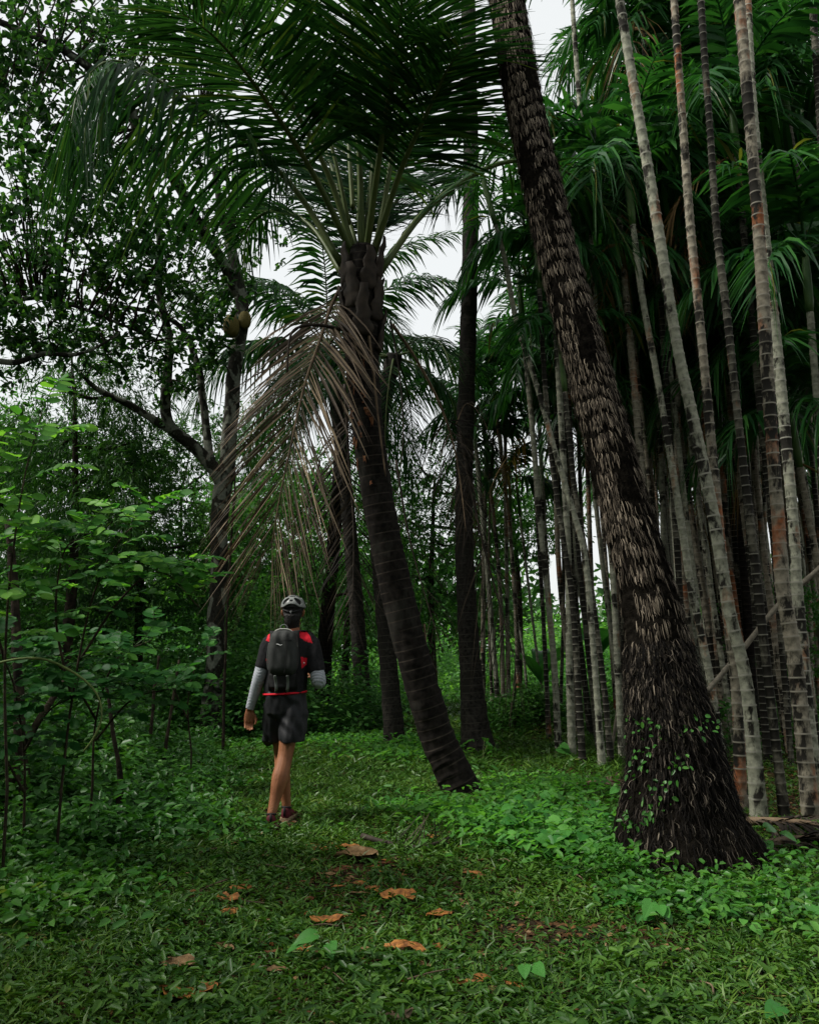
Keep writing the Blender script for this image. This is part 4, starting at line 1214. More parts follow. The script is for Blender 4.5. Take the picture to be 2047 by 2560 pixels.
def banana(label, px, py, rng, n=7, h=1.0):
    g = ground(px, py)
    o = tag(empty('banana_plant', g), label, 'plant')
    mb = MB(); tube(mb, np.array([g, g + [0, 0, h * .5], g + [.03, 0, h]]), [.07, .06, .045], 10); mb.build('stem', M['shaft'], o)
    for k in range(n):
        cur = frond_curve(rng.uniform(1.1, 1.7), rng.uniform(55, 80), rng.uniform(-30, 10), k * 2.4 + .5, 0, 12) + g + np.array([.03, 0, h * .95])
        T, _, _ = frames(cur); S = norm(np.cross(T, [0, 0, 1])); Nn = np.cross(S, T)
        t = np.linspace(0, 1, 12)
        w = .2 * np.interp(t, [0, .12, .25, .6, .9, 1], [.04, .08, .8, 1, .7, .05])
        Vv = np.stack([cur - S * w[:, None] + Nn * w[:, None] * .35, cur, cur + S * w[:, None] + Nn * w[:, None] * .35], 1).reshape(-1, 3)
        q = [[r * 3 + c, r * 3 + c + 1, r * 3 + c + 4, r * 3 + c + 3] for r in range(11) for c in range(2)]
        m2 = MB().add(Vv, q); m2.build('leaf', M['banana'], o)


banana('banana plant with broad upright leaves among the thin trunks', 1500, 1775, rng, 8, 1.3)
banana('smaller banana plant beside the pale straight trunks', 1352, 1800, rng, 6, .7)


# ------------------------------------------------------------------ shrubs with compound leaves, left foreground
def leaflet_mesh(mat, seed):
    """oval leaflet 1 long along +X, with midrib fold"""
    t = np.array([0, .12, .3, .5, .7, .88, 1])
    w = np.array([.01, .16, .27, .30, .25, .13, .005])
    z = -.10 * t ** 2
    L_ = np.stack([t, -w, z + .06], 1); C0 = np.stack([t, 0 * t, z], 1); R_ = np.stack([t, w, z + .06], 1)
    Vv = np.stack([L_, C0, R_], 1).reshape(-1, 3)
    q = [[r * 3 + c, r * 3 + c + 1, r * 3 + c + 4, r * 3 + c + 3] for r in range(6) for c in range(2)]
    global LEAF_V, LEAF_Q
    LEAF_V, LEAF_Q = Vv, np.array(q)
    return MB().add(Vv, q).mesh('leaflet', M[mat])


LM = {}
LCOUNT = {}


def rand_leaf_mats():
    """a few leaflet meshes so that neighbours differ in tint"""
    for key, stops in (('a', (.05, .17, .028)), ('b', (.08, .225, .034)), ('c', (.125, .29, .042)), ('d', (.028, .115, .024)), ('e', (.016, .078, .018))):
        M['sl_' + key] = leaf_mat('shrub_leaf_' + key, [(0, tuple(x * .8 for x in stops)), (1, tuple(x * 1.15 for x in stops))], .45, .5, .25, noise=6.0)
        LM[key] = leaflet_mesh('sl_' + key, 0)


rand_leaf_mats()


def compound_leaf(parent, base, d, length, npair, size, rng, keys, droop=.35):
    d = norm(d)
    t = np.linspace(0, 1, 10)
    P = base + d * (length * t)[:, None] + np.array([0, 0, -1]) * (droop * length * t ** 2)[:, None]
    mb = MB(); tube(mb, P, np.linspace(.0032, .0015, 10), 4)
    lo = mb.build('leaf', M['shaft'], parent)
    org = ORG[parent.name]; ORG[lo.name] = org
    T, _, _ = frames(P); S = norm(np.cross(T, [0, 0, 1]))
    done = LCOUNT.get(parent.name, 0)
    joined = MB() if done > 285 else None           # past about 300 leaflets on one shrub the rest are joined leaf by leaf
    for k in range(npair * 2 + 1):
        if k == npair * 2:
            p, dd, sz = P[-1], T[-1], size * 1.1
        else:
            f = .22 + .74 * (k // 2) / max(npair - 1, 1)
            p = np.array([np.interp(f, t, P[:, c]) for c in range(3)])
            i_ = int(f * 9)
            dd = (1 if k % 2 else -1) * S[i_] * .85 + T[i_] * .5 + rng.normal(0, .1, 3)
            sz = size * rng.uniform(.8, 1.1) * (.8 + .3 * math.sin(f * 3))
        dd = norm(dd + np.array([0, 0, -.12]))
        nn = norm(np.array([0, -.75, .8]) + rng.normal(0, .22, 3)); nn = norm(nn - dd * (nn @ dd)); ss = np.cross(nn, dd)
        kk = keys[rng.integers(0, len(keys))]
        if joined is not None:
            joined.add(p + sz * (LEAF_V[:, :1] * dd + LEAF_V[:, 1:2] * ss + LEAF_V[:, 2:] * nn), LEAF_Q, m=keys.index(kk))
            continue
        LCOUNT[parent.name] = LCOUNT.get(parent.name, 0) + 1
        o = bpy.data.objects.new('leaflet', LM[kk])
        COL.objects.link(o); o.parent = lo
        Mx = Matrix(((dd[0], ss[0], nn[0], 0), (dd[1], ss[1], nn[1], 0), (dd[2], ss[2], nn[2], 0), (0, 0, 0, 1)))
        o.matrix_local = Matrix.Translation(p - org) @ Mx @ Matrix.Scale(sz, 4)
    if joined is not None:
        tag(joined.build('leaflets', [M['sl_' + q_] for q_ in keys], lo, origin=org), kind='stuff')


def pinnate_shrub(label, stems, rng, keys, n_per=9, length=(.30, .44), npair=(5, 8), size=.084, r0=.009):
    b = at(*stems[0][0])
    b[2] = height(b[0], b[1])
    o = tag(empty('pinnate_shrub', b), label, 'shrub', 'shrubs with paired leaflets')
    for st in stems:
        P = crom([at(*p) for p in st], 24)
        P[0, 2] = min(P[0, 2], height(P[0, 0], P[0, 1]) - .02) if st is stems[0] else P[0, 2]
        mb = MB(); tube(mb, P, np.linspace(r0, .003, 24), 6); mb.build('stem', M['bark_sap'], o)
        for k in range(n_per):
            f = .38 + .62 * k / (n_per - 1)
            p = P[min(int(f * 23), 23)]
            az = k * 2.4 + rng.uniform(-.5, .5)
            el = .25 + .5 * f if f < .95 else .9
            d = np.array([math.cos(az) * math.cos(el), math.sin(az) * math.cos(el) * .8 - .15, math.sin(el)])
            compound_leaf(o, p, d, rng.uniform(*length), rng.integers(*npair), size * rng.uniform(.85, 1.15), rng, keys)
    return o


rng = np.random.default_rng(81)
pinnate_shrub('tall bright pinnate shrub at the left edge with leaflets in pairs', [[(20, 2030, 4.9), (12, 1700, 4.75), (25, 1450, 4.65), (60, 1200, 4.6), (105, 1030, 4.6)], [(12, 1650, 4.75), (-60, 1400, 4.6), (-50, 1150, 4.6)]], rng, ['a', 'b', 'c', 'c'], 14)
pinnate_shrub('spreading pinnate shrub arching over the thicket left of the walker', [[(150, 2000, 5.4), (180, 1750, 5.3), (230, 1500, 5.2), (300, 1350, 5.1), (385, 1280, 5.1)], [(200, 1650, 5.3), (300, 1500, 5.2), (400, 1430, 5.1), (500, 1520, 5.05)], [(180, 1750, 5.3), (140, 1550, 5.0), (160, 1380, 4.9), (220, 1340, 4.9)]], rng, ['a', 'b', 'c', 'a', 'd'], 15)
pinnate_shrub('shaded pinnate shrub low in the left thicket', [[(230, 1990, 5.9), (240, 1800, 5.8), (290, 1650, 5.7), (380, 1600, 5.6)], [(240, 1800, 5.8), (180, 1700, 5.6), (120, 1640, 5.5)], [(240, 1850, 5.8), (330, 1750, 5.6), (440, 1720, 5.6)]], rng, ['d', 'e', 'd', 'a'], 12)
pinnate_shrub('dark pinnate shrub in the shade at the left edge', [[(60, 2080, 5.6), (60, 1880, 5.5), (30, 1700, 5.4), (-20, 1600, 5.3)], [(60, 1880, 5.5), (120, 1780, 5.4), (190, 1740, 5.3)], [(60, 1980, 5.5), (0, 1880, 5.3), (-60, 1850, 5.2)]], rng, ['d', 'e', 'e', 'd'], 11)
pinnate_shrub('small pinnate shrub beside the foot of the forked tree', [[(480, 1900, 8.5), (470, 1750, 8.4), (500, 1640, 8.3), (540, 1600, 8.2)], [(470, 1800, 8.4), (420, 1700, 8.3), (380, 1690, 8.2)]], rng, ['d', 'a', 'd'], 8, (.24, .36), (5, 7), .075)


# ------------------------------------------------------------------ saplings, bare stems, vine, poles
def stem(name, label, pts, r0, r1, mat='bark_sap', cat='sapling', group=None, seg=8, onground=True):
    W3 = np.array([at(*p) for p in pts])
    P = crom(W3, 22)
    P = P + .012 * np.stack([noise3(P, 3.0, 4), noise3(P, 3.0, 5), 0 * P[:, 0]], 1)
    if onground:
        P[0, 2] = height(P[0, 0], P[0, 1]) - .03
    mb = MB(); tube(mb, P, np.linspace(r0, r1, 22), seg, disp=lambda a, s: .08 * r0 * np.sin(2 * a + 11 * s[:, None]) + .06 * r0 * np.sin(29 * s[:, None]))
    return tag(mb.build(name, M[mat], origin=P[0]), label, cat, group)


def YG_(px, py):
    return ground(px, py)[1]


y_ = YG_(372, 1935); stem('sapling_stem', 'bare brown sapling stem standing left of two in the thicket', [(370, 1940, y_), (376, 1840, y_), (385, 1740, y_), (398, 1640, y_)], .024, .016)
y_ = YG_(405, 1945); stem('sapling_stem', 'bare brown sapling stem leaning right, next to its straight twin', [(404, 1950, y_), (416, 1860, y_), (430, 1760, y_), (450, 1650, y_)], .022, .014)
y_ = YG_(556, 1905); stem('sapling_stem', 'thin upright sapling stem right beside the forked tree trunk', [(556, 1905, y_), (560, 1760, y_), (566, 1550, y_), (580, 1330, y_), (588, 1180, y_)], .022, .012, 'bark_dark')
y_ = YG_(288, 2085); stem('sapling_stem', 'crooked black sapling at the edge of the dark thicket', [(286, 2090, y_), (296, 2020, y_), (300, 1960, y_), (288, 1870, y_), (276, 1790, y_), (262, 1700, y_)], .03, .010, 'bark_dark')
y_ = YG_(72, 2095); stem('sapling_stem', 'thick dark tree stem standing in the left thicket', [(74, 2100, y_), (60, 1960, y_), (48, 1820, y_), (42, 1650, y_), (35, 1480, y_), (20, 1300, y_)], .05, .030, 'bark_dark')
y_ = YG_(5, 2090); stem('sapling_stem', 'slanting grey branch leaning against the thick dark stem', [(-6, 2095, y_), (25, 1975, y_ - .02), (60, 1870, y_), (110, 1780, y_), (165, 1700, y_ + .1)], .034, .022)
y_ = YG_(-2, 2050) - .6
M['vine'] = noise_mat('vine', [(.3, (.07, .11, .03)), (.7, (.13, .17, .05))], 12, .6, .3)
y_ = 4.7
stem('vine', 'arching green vine stem curving down over the left thicket', [(-40, 1668, y_), (40, 1648, y_), (120, 1650, y_), (190, 1685, y_), (240, 1735, y_), (252, 1790, y_), (235, 1840, y_), (206, 1880, y_)], .008, .005, 'vine', 'vine', None, 7, False)
y_ = YG_(1490, 1900)
stem('leaning_pole', 'bare pole leaning between thin palms left of the shaggy palm', [(1528, 1880, y_), (1545, 1760, y_), (1562, 1690, y_), (1578, 1640, y_)], .022, .016, 'pole', 'pole')
stem('leaning_pole', 'long grey pole slanting up to the right across the grove trunks', [(1690, 1815, 9.9), (1756, 1743, 9.8), (1850, 1630, 9.7), (1949, 1511, 9.6), (2034, 1433, 9.5), (2120, 1350, 9.4)], .034, .030, 'pole', 'pole')

# ------------------------------------------------------------------ ground cover
rng = np.random.default_rng(91)


FEET = [ground(672, 2076)[:2], ground(715, 2050)[:2]]


def bare(x, y):
    """0..1, where trodden litter shows between the plants"""
    p = np.stack([x, y, 0 * x], 1)
    a = np.exp(-(((x + .30) / .75) ** 2 + ((y - 5.25) / .75) ** 2)) * .55
    b = np.exp(-(((x - .75) / .8) ** 2 + ((y - 4.4) / .35) ** 2)) * .62
    c = np.exp(-(((x + .75) / .6) ** 2 + ((y - 4.9) / .3) ** 2)) * .5
    e = np.exp(-(((x - 1.55) / .5) ** 2 + ((y - 4.75) / .25) ** 2)) * .6
    feet = np.maximum.reduce([np.exp(-(((x - fx) / .13) ** 2 + ((y - fy + .16) / .24) ** 2) ** 2) for fx, fy in FEET]) * 1.1
    grove = np.clip((x - .27 * y - .05) / .8, 0, 1) * np.clip((y - 6.2) / 1.2, 0, 1) * .62
    nz = noise3(p, 2.2, 1) * .6 + noise3(p, 5.5, 2) * .4
    return np.clip(np.maximum.reduce([a, b, c, e, grove]) * 1.15 + nz * .46 + feet, 0, .96)


def scatter(y0, y1, dens, margin=.5):
    w0 = .56 * y1 + margin
    n = int(dens * (y1 - y0) * 2 * w0)
    y = rng.uniform(y0, y1, n); x = rng.uniform(-w0, w0, n)
    k = np.abs(x) < .54 * y + margin
    return x[k], y[k]


cover = MB(); grass = MB(); litter = MB()
for y0, y1, dens, s, simple in ((2.6, 4.6, 3300, 1.0, False), (4.6, 6.6, 2600, 1.1, False), (6.6, 9.5, 1700, 1.35, True), (9.5, 14, 700, 1.9, True), (14, 24, 260, 2.8, True), (24, 40, 60, 5.0, True)):
    # broad little herb leaves
    x, y = scatter(y0, y1, dens)
    k = rng.random(len(x)) > bare(x, y) * 1.05
    x, y = x[k], y[k]; n = len(x)
    clump = .55 + .45 * noise3(np.stack([x, y, 0 * x], 1), 1.7, 6) + .3 * noise3(np.stack([x, y, 0 * x], 1), 4.0, 8)
    z = height(x, y) + np.clip(clump, .15, 1.3) * rng.random(n) * .065 * s
    L_ = rng.uniform(.028, .062, n) * s; W_ = L_ * rng.uniform(.24, .42, n)
    d = rand_dirs(rng, n, -10, 50)
    up = rng.normal(0, .35, (n, 3)) + np.array([0, 0, 1])
    (blades if simple else leaves)(cover, np.stack([x, y, z], 1), d, up, L_, W_, **({} if simple else dict(fold=.2, curl=.3)))
    # narrow grass blades
    x, y = scatter(y0, y1, dens * .6)
    k = rng.random(len(x)) > bare(x, y) * 1.0
    x, y = x[k], y[k]; n = len(x)
    z = height(x, y) + rng.random(n) * .03 * s
    L_ = rng.uniform(.035, .085, n) * s; W_ = L_ * rng.uniform(.08, .14, n)
    blades(grass, np.stack([x, y, z], 1), rand_dirs(rng, n, 0, 65), rng.normal(0, .4, (n, 3)) + np.array([0, 0, 1]), L_, W_, curl=.3)
    # dead scraps on the soil
    x, y = scatter(y0, y1, dens * .3)
    k = rng.random(len(x)) < .12 + bare(x, y)
    x, y = x[k], y[k]; n = len(x)
    L_ = rng.uniform(.015, .06, n) * s; W_ = L_ * rng.uniform(.25, .6, n)
    blades(litter, np.stack([x, y, height(x, y) + .004 + rng.random(n) * .015], 1), rand_dirs(rng, n, -8, 14), rng.normal(0, .25, (n, 3)) + np.array([0, 0, 1]), L_, W_)
tag(cover.build('ground_cover', M['herb']), 'low leafy herbs carpeting the clearing', 'ground cover', kind='stuff')
tag(grass.build('grass', M['grass']), 'short grass growing through the leafy ground cover', 'grass', kind='stuff')
tag(litter.build('leaf_litter', M['litter']), 'brown leaf litter on the bare soil', 'leaf litter', kind='stuff')


# taller herbs along the path edges and at the feet of the palms
def tall_herbs(label, cells, n, L, W, mat='under', hz=1.0):
    mb = MB()
    C = np.array(cells)[rng.integers(0, len(cells), n)]
    x = C[:, 0] + rng.normal(0, 1, n) * C[:, 2]; y = C[:, 1] + rng.normal(0, 1, n) * C[:, 2]
    z = height(x, y) + C[:, 3] * rng.random(n) ** .8 * hz
    leaves(mb, np.stack([x, y, z], 1), rand_dirs(rng, n, -25, 45), rng.normal(0, .35, (n, 3)) + np.array([0, -.1, 1]), rng.uniform(*L, n), rng.uniform(*W, n), fold=.2, curl=.25)
    tag(mb.build('weeds', M[mat]), label, 'weeds', kind='stuff')


def cell(px, py, r, h):
    g = ground(px, py); return (g[0], g[1], r, h)


tall_herbs('leafy weeds between the leaning coconut palm and the shaggy palm', [cell(1250, 2080, .25, .16), (1.0, 7.6, .3, .14), cell(1420, 2090, .25, .18), cell(1340, 2120, .25, .16), cell(1500, 2150, .22, .16), cell(1200, 2060, .25, .12), cell(1300, 1990, .3, .16), cell(1450, 2000, .3, .2), cell(1080, 2040, .25, .1)], 3300, (.045, .10), (.022, .055), 'bright')
tall_herbs('weeds growing round the root of the shaggy palm', [cell(1560, 2200, .15, .18), cell(1650, 2260, .18, .12), cell(1760, 2280, .16, .14), cell(1870, 2260, .18, .14), cell(1960, 2200, .2, .16), cell(1540, 2120, .15, .2), cell(2000, 2300, .2, .12)], 1800, (.035, .075), (.02, .042), 'under')
tall_herbs('weeds along the left side of the path', [cell(420, 2040, .3, .16), cell(330, 2080, .3, .2), cell(500, 1980, .3, .2), cell(250, 2120, .3, .2), cell(100, 2150, .3, .22), cell(560, 1920, .3, .16), cell(180, 2200, .3, .12), cell(30, 2300, .3, .12)], 4800, (.04, .085), (.024, .048), 'under')
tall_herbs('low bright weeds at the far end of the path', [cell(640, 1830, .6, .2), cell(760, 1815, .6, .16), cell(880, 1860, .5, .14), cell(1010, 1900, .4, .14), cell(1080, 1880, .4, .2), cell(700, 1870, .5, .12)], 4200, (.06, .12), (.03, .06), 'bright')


cl = []
for k in range(70):
    x_, y_ = rng.uniform(-2.4, 2.8), rng.uniform(3.1, 6.4)
    if abs(x_) < .5 * y_ and not (abs(x_ + .25) < .7 and 4.6 < y_ < 6.4):
        cl.append((x_, y_, rng.uniform(.04, .12), rng.uniform(.05, .11)))
tall_herbs('scattered taller weeds in the near grass', cl, 3600, (.035, .075), (.012, .03), 'herb')


# ------------------------------------------------------------------ heart-leaved plants
def heart_mesh():
    t = np.array([-.22, -.12, .03, .2, .38, .56, .72, .85, .94, 1.0])
    w = np.array([.13, .28, .37, .40, .375, .31, .22, .13, .06, .004])
    inner = np.array([.06, .05, 0, 0, 0, 0, 0, 0, 0, 0])
    z = -.14 * np.maximum(t, 0) ** 2 - .10 * (t < 0)
    L0 = np.stack([t, -w, z + .10 * w], 1); C1 = np.stack([t, -inner, z], 1); C2 = np.stack([t, inner, z], 1); R0 = np.stack([t, w, z + .10 * w], 1)
    C1[0] = [-.10, -.02, 0]; C2[0] = [-.10, .02, 0]
    Vv = np.stack([L0, C1, C2, R0], 1).reshape(-1, 3)
    q = [[r * 4 + c, r * 4 + c + 1, r * 4 + c + 5, r * 4 + c + 4] for r in range(9) for c in (0, 2)]
    return MB().add(Vv, q)


HM = []
for key, c in (('a', (.034, .145, .026)), ('b', (.055, .19, .034)), ('c', (.08, .235, .04)), ('d', (.020, .10, .024))):
    M['taro_' + key] = leaf_mat('heart_leaf_' + key, [(0, tuple(x * .85 for x in c)), (1, tuple(x * 1.1 for x in c))], .33, .42, .4, noise=5.0)
    HM.append(heart_mesh().mesh('heart_leaf', M['taro_' + key]))


def taro(label, px, py, rng, n=4, size=.10, h=.14, group='heart-leaved ground plants', face=None, tone=None):
    g = ground(px, py)
    o = tag(empty('heart_leaf_plant', g), label, 'plant', group)
    for k in range(n):
        az = rng.uniform(0, 6.28) if face is None else face + rng.uniform(-.7, .7)
        out = np.array([math.cos(az), math.sin(az), 0])
        tip = g + out * h * rng.uniform(.3, .8) + np.array([0, 0, h * rng.uniform(.7, 1.1)])
        mb = MB(); tube(mb, crom([g - [0, 0, .01], (g + tip) / 2 - out * .01 + [0, 0, h * .15], tip], 6), np.linspace(.0035, .002, 6), 4)
        mb.build('stalk', M['vine'], o)
        d = norm(out + np.array([0, 0, rng.uniform(-.65, -.05)]))
        nn = norm(np.array([0, -.45, 1.0]) + rng.normal(0, .2, 3)); nn = norm(nn - d * (nn @ d)); ss = np.cross(nn, d)
        lo = bpy.data.objects.new('leaf', HM[rng.integers(0, 3) if tone is None else tone])
        COL.objects.link(lo); lo.parent = o
        s_ = size * rng.uniform(.75, 1.15)
        Mx = Matrix(((d[0], ss[0], nn[0], 0), (d[1], ss[1], nn[1], 0), (d[2], ss[2], nn[2], 0), (0, 0, 0, 1)))
        lo.matrix_local = Matrix.Translation(tip - ORG[o.name]) @ Mx @ Matrix.Scale(s_, 4)
    return o


rng = np.random.default_rng(95)
taro('heart-leaved plant alone in the near grass left of centre', 815, 2400, rng, 4, .085, .13, tone=1)
taro('pair of drooping heart leaves in the near grass right of centre', 1310, 2430, rng, 2, .085, .12, face=-1.8, tone=1)
taro('heart-leaved plant with hanging leaves in front of the shaggy palm root', 1640, 2300, rng, 4, .095, .12, face=-1.9, tone=1)
taro('single tilted heart leaf left of the shaggy palm root', 1610, 2250, rng, 1, .12, .13, face=-2.2, tone=2)
taro('heart leaf near the bottom right corner', 1960, 2530, rng, 1, .10, .07, face=-2.4, tone=0)
taro('heart leaf at the right edge below the palm root', 2010, 2300, rng, 2, .09, .10, face=-1.5, tone=1)
taro('dark heart-leaved plant low at the left edge of the grass', 130, 2130, rng, 2, .15, .2, tone=3)
taro('heart-leaved plant beside the dark thicket sapling', 335, 2040, rng, 3, .11, .18, tone=1)
taro('small heart leaf alone in the shadowed grass at left', 418, 2215, rng, 1, .07, .06, tone=0)
taro('heart-leaved plant at the foot of the straight palm', 1205, 1915, rng, 3, .13, .3, tone=1)
taro('heart-leaved plant in front of the leaning coconut palm foot', 1180, 1975, rng, 3, .10, .15, tone=1)
taro('heart-leaved plant before the thin palms by the mound', 1385, 1905, rng, 3, .14, .2, tone=1)
taro('heart-leaved plant climbing the left flank of the shaggy palm', 1580, 2090, rng, 5, .10, .4, tone=1)
taro('heart-leaved plant at the right foot of the shaggy palm', 1905, 2150, rng, 4, .10, .2, tone=1)
taro('small heart-leaved plant under the sapling pair in the thicket', 345, 1950, rng, 3, .13, .25, tone=1)
taro('small heart-leaved plant at the edge of the path behind the walker', 445, 1985, rng, 3, .12, .2, tone=1)
for k in range(26):
    taro('bright heart-leaved plant in the leafy patch left of the shaggy palm', rng.uniform(1260, 1520), rng.uniform(2020, 2150), rng, rng.integers(2, 5), .11, .17, 'leafy patch left of the shaggy palm')
for k in range(12):
    taro('small heart-leaved plant in the weeds before the shaggy palm root', rng.uniform(1560, 2000), rng.uniform(2240, 2330), rng, rng.integers(1, 4), .065, .09, 'weeds before the palm root')
for k in range(10):
    taro('small heart-leaved plant in the left thicket edge', rng.uniform(280, 540), rng.uniform(1930, 2060), rng, rng.integers(1, 4), .09, .16, 'left thicket edge plants')


# ------------------------------------------------------------------ fallen leaves and fronds
def scrap(label, px, py, size, rng, ang=None, group='orange dead leaf scraps', mat='orange', tilt=.25, elong=1.8, lift=.028):
    """a torn, curled piece of dead leaf with its own thickness"""
    g = ground(px, py); size = size * .66
    n, m_ = 7, 5
    u = np.linspace(-1, 1, n); v = np.linspace(-1, 1, m_)
    U, Vv = np.meshgrid(u, v, indexing='ij')
    wprof = np.sqrt(np.clip(1 - np.abs(u) ** 2.4, .03, 1)) * rng.uniform(.45, 1.25, n)
    x = U * elong * .5 * size + rng.normal(0, .07 * size, U.shape)
    y = Vv * .5 * size * wprof[:, None] + rng.normal(0, .035 * size, U.shape)
    z = rng.uniform(-.15, .22) * size * U ** 2 + rng.uniform(-.1, .25) * size * Vv ** 2 + rng.normal(0, .03 * size, U.shape)
    a = rng.uniform(-.6, .6) if ang is None else ang
    tl = rng.uniform(-tilt, tilt) + .18
    P = np.stack([x, y * math.cos(tl), z + y * math.sin(tl)], -1).reshape(-1, 3)
    Rz = np.array([[math.cos(a), -math.sin(a), 0], [math.sin(a), math.cos(a), 0], [0, 0, 1]])
    P = P @ Rz.T
    P[:, 2] += -P[:, 2].min() * .6 + lift * .7
    k = m_
    q = np.array([[r * k + c, r * k + c + 1, (r + 1) * k + c + 1, (r + 1) * k + c] for r in range(n - 1) for c in range(m_ - 1)])
    low = P - np.array([0, 0, .003])
    mb = MB().add(P + g, q).add(low + g, q[:, ::-1])
    o = mb.build('dead_leaf', M[mat], origin=g)
    return tag(o, label, 'dead leaf', group)


rng = np.random.default_rng(101)
big = [('large torn orange dead leaf lowest in the near grass', 470, 2500, .13, .1), ('smaller orange leaf piece right beside the lowest torn one', 522, 2495, .085, 1.2), ('flat orange dead leaf left in the near grass', 448, 2428, .105, .05),
       ('orange pointed leaf at left of the trodden patch', 570, 2268, .10, -.3), ('small orange leaf curled under the pointed one', 575, 2300, .06, .6), ('brown oval leaf just above the pointed orange one', 600, 2240, .075, 0),
       ('red-orange upright leaf scrap near the heart-leaved plant', 818, 2308, .10, .3), ('long orange leaf piece lying in the middle of the trodden patch', 1000, 2252, .12, .1), ('tawny torn leaf lowest in the trodden patch', 1015, 2372, .115, -.35),
       ('tawny leaf piece right of the trodden patch', 1100, 2292, .08, .1), ('orange leaf strips heaped behind the trodden patch', 890, 2150, .16, .15), ('folded orange leaf on the strip heap', 870, 2135, .11, -.2)]
for lab, x, y, s, a in big:
    scrap(lab, x, y, s * 1.4, rng, a, lift=.055, mat=['orange', 'orange', 'tawny'][len(lab) % 3])
for k in range(14):
    scrap('narrow orange leaf strip in the heap behind the trodden patch', rng.normal(880, 75), rng.normal(2165, 34), rng.uniform(.04, .07), rng, rng.uniform(-.4, .4), 'leaf strips in the heap', elong=3.6, lift=.03, mat=['orange', 'tawny', 'orange', 'sheath'][k % 4])
for k in range(44):
    scrap(['small orange dead leaf scattered on the trodden grass', 'small tawny dead leaf scattered on the trodden grass', 'small dark brown dead leaf scattered on the trodden grass'][k % 3], rng.uniform(480, 1300), rng.uniform(2090, 2470), rng.uniform(.04, .085), rng, None, 'small scattered dead leaves', mat=['orange', 'tawny', 'sheath'][k % 3], lift=.03)
for k in range(12):
    scrap('dull dead leaf on the bare soil before the shaggy palm', rng.uniform(1380, 1980), rng.uniform(2180, 2480), rng.uniform(.05, .09), rng, None, 'dull dead leaves near the shaggy palm', mat='sheath', lift=.012)
scrap('grey rotten leaf at the bottom edge', 970, 2535, .16, rng, .2, None, 'rachis_dead')


def fallen_frond(label, pts, L, n, rng, mat, rmat, W=.014, r0=.02, **kw):
    P = np.array([ground(*p[:2]) + np.array([0, 0, p[2]]) for p in pts])
    o = tag(empty('fallen_frond', P[0]), label, 'fallen frond')
    C = crom(P, 20)
    mb = MB(); tube(mb, C, np.linspace(r0, r0 * .35, 20), 7); mb.build('midrib', M[rmat], o)
    mb = MB(); frond_leaflets(mb, C, n, L, W, rng, **kw); tag(mb.build('leaflets', M[mat], o), kind='stuff')
    return o


fallen_frond('black fallen frond lying in the grass in front of the leaning coconut palm', [(905, 2110, .05), (960, 2120, .04), (1040, 2128, .03), (1100, 2122, .05), (1130, 2110, .06)], .28, 16, rng, 'dead_dark', 'rachis_black', .008, .022, start=.3, fwd=(.6, 1.0), vee=.9, droop=-.1, jitter=.3)
fallen_frond('tawny fallen frond behind the left side of the shaggy palm', [(1445, 1985, .08), (1510, 1975, .10), (1570, 1972, .09), (1620, 1975, .07)], .4, 32, rng, 'dead', 'rachis_dead', .03, .025, start=.05, fwd=(.5, .9), droop=.5, jitter=.2)
fallen_frond('dark heap of fallen frond at the right foot of the shaggy palm', [(1870, 2075, .10), (1950, 2085, .12), (2030, 2095, .12), (2120, 2110, .1)], .5, 45, rng, 'dead_dark', 'rachis_dead', .03, .035, start=.02, fwd=(.7, 1.1), droop=.4, jitter=.2)
fallen_frond('second fallen frond under the dark heap at the right edge', [(1900, 2130, .07), (1980, 2120, .09), (2060, 2125, .09), (2140, 2140, .08)], .45, 40, rng, 'dead_dark', 'rachis_dead', .03, .03, start=.02, fwd=(.8, 1.1), droop=.4, jitter=.2)
fallen_frond('spiky dead frond stub at the foot of the foremost pale areca palm', [(1428, 1905, .02), (1432, 1885, .14), (1440, 1875, .22)], .28, 9, rng, 'dead_dark', 'rachis_black', .03, .02, start=.1, fwd=(.2, .8), droop=.8, jitter=.3)

rng = np.random.default_rng(111)
for k in range(14):
    g = ground(rng.uniform(500, 1900), rng.uniform(2120, 2520))
    a_ = rng.uniform(0, 6.28); l_ = rng.uniform(.12, .38)
    dv_ = np.array([math.cos(a_), math.sin(a_), 0]) * l_
    P = crom([g + [0, 0, .035], g + dv_ * .5 + np.array([rng.normal(0, .015), rng.normal(0, .015), .045]), g + dv_ + [0, 0, .03]], 8)
    mb = MB(); tube(mb, P, np.linspace(.005, .002, 8), 5)
    tag(mb.build('twig', M['rachis_dead'], origin=g), 'thin dry twig lying in the grass', 'twig', 'dry twigs in the grass')

# creeper leaves on the lower flank of the shaggy palm
rng = np.random.default_rng(117)
mb = MB()
nseed = 26
s_ = rng.uniform(.1, 1.15, nseed); a_ = rng.normal(2.3, .5, nseed)
pp, oo, tt_, ss_ = on_A(s_, a_, .03)
pos = (pp[:, None] + rng.normal(0, .04, (nseed, 7, 3))).reshape(-1, 3); out_ = np.repeat(oo, 7, 0)
leaves(mb, pos + out_ * .02, norm(rng.normal(0, .6, pos.shape) + np.array([0, -.3, -.4]) + out_ * .4), out_ + rng.normal(0, .3, pos.shape) + np.array([0, 0, .5]), rng.uniform(.02, .05, len(pos)), rng.uniform(.014, .03, len(pos)), fold=.15)
tag(mb.build('creeper', M['under']), 'small creeper leaves climbing the flank of the shaggy palm root', 'creeper', kind='stuff')

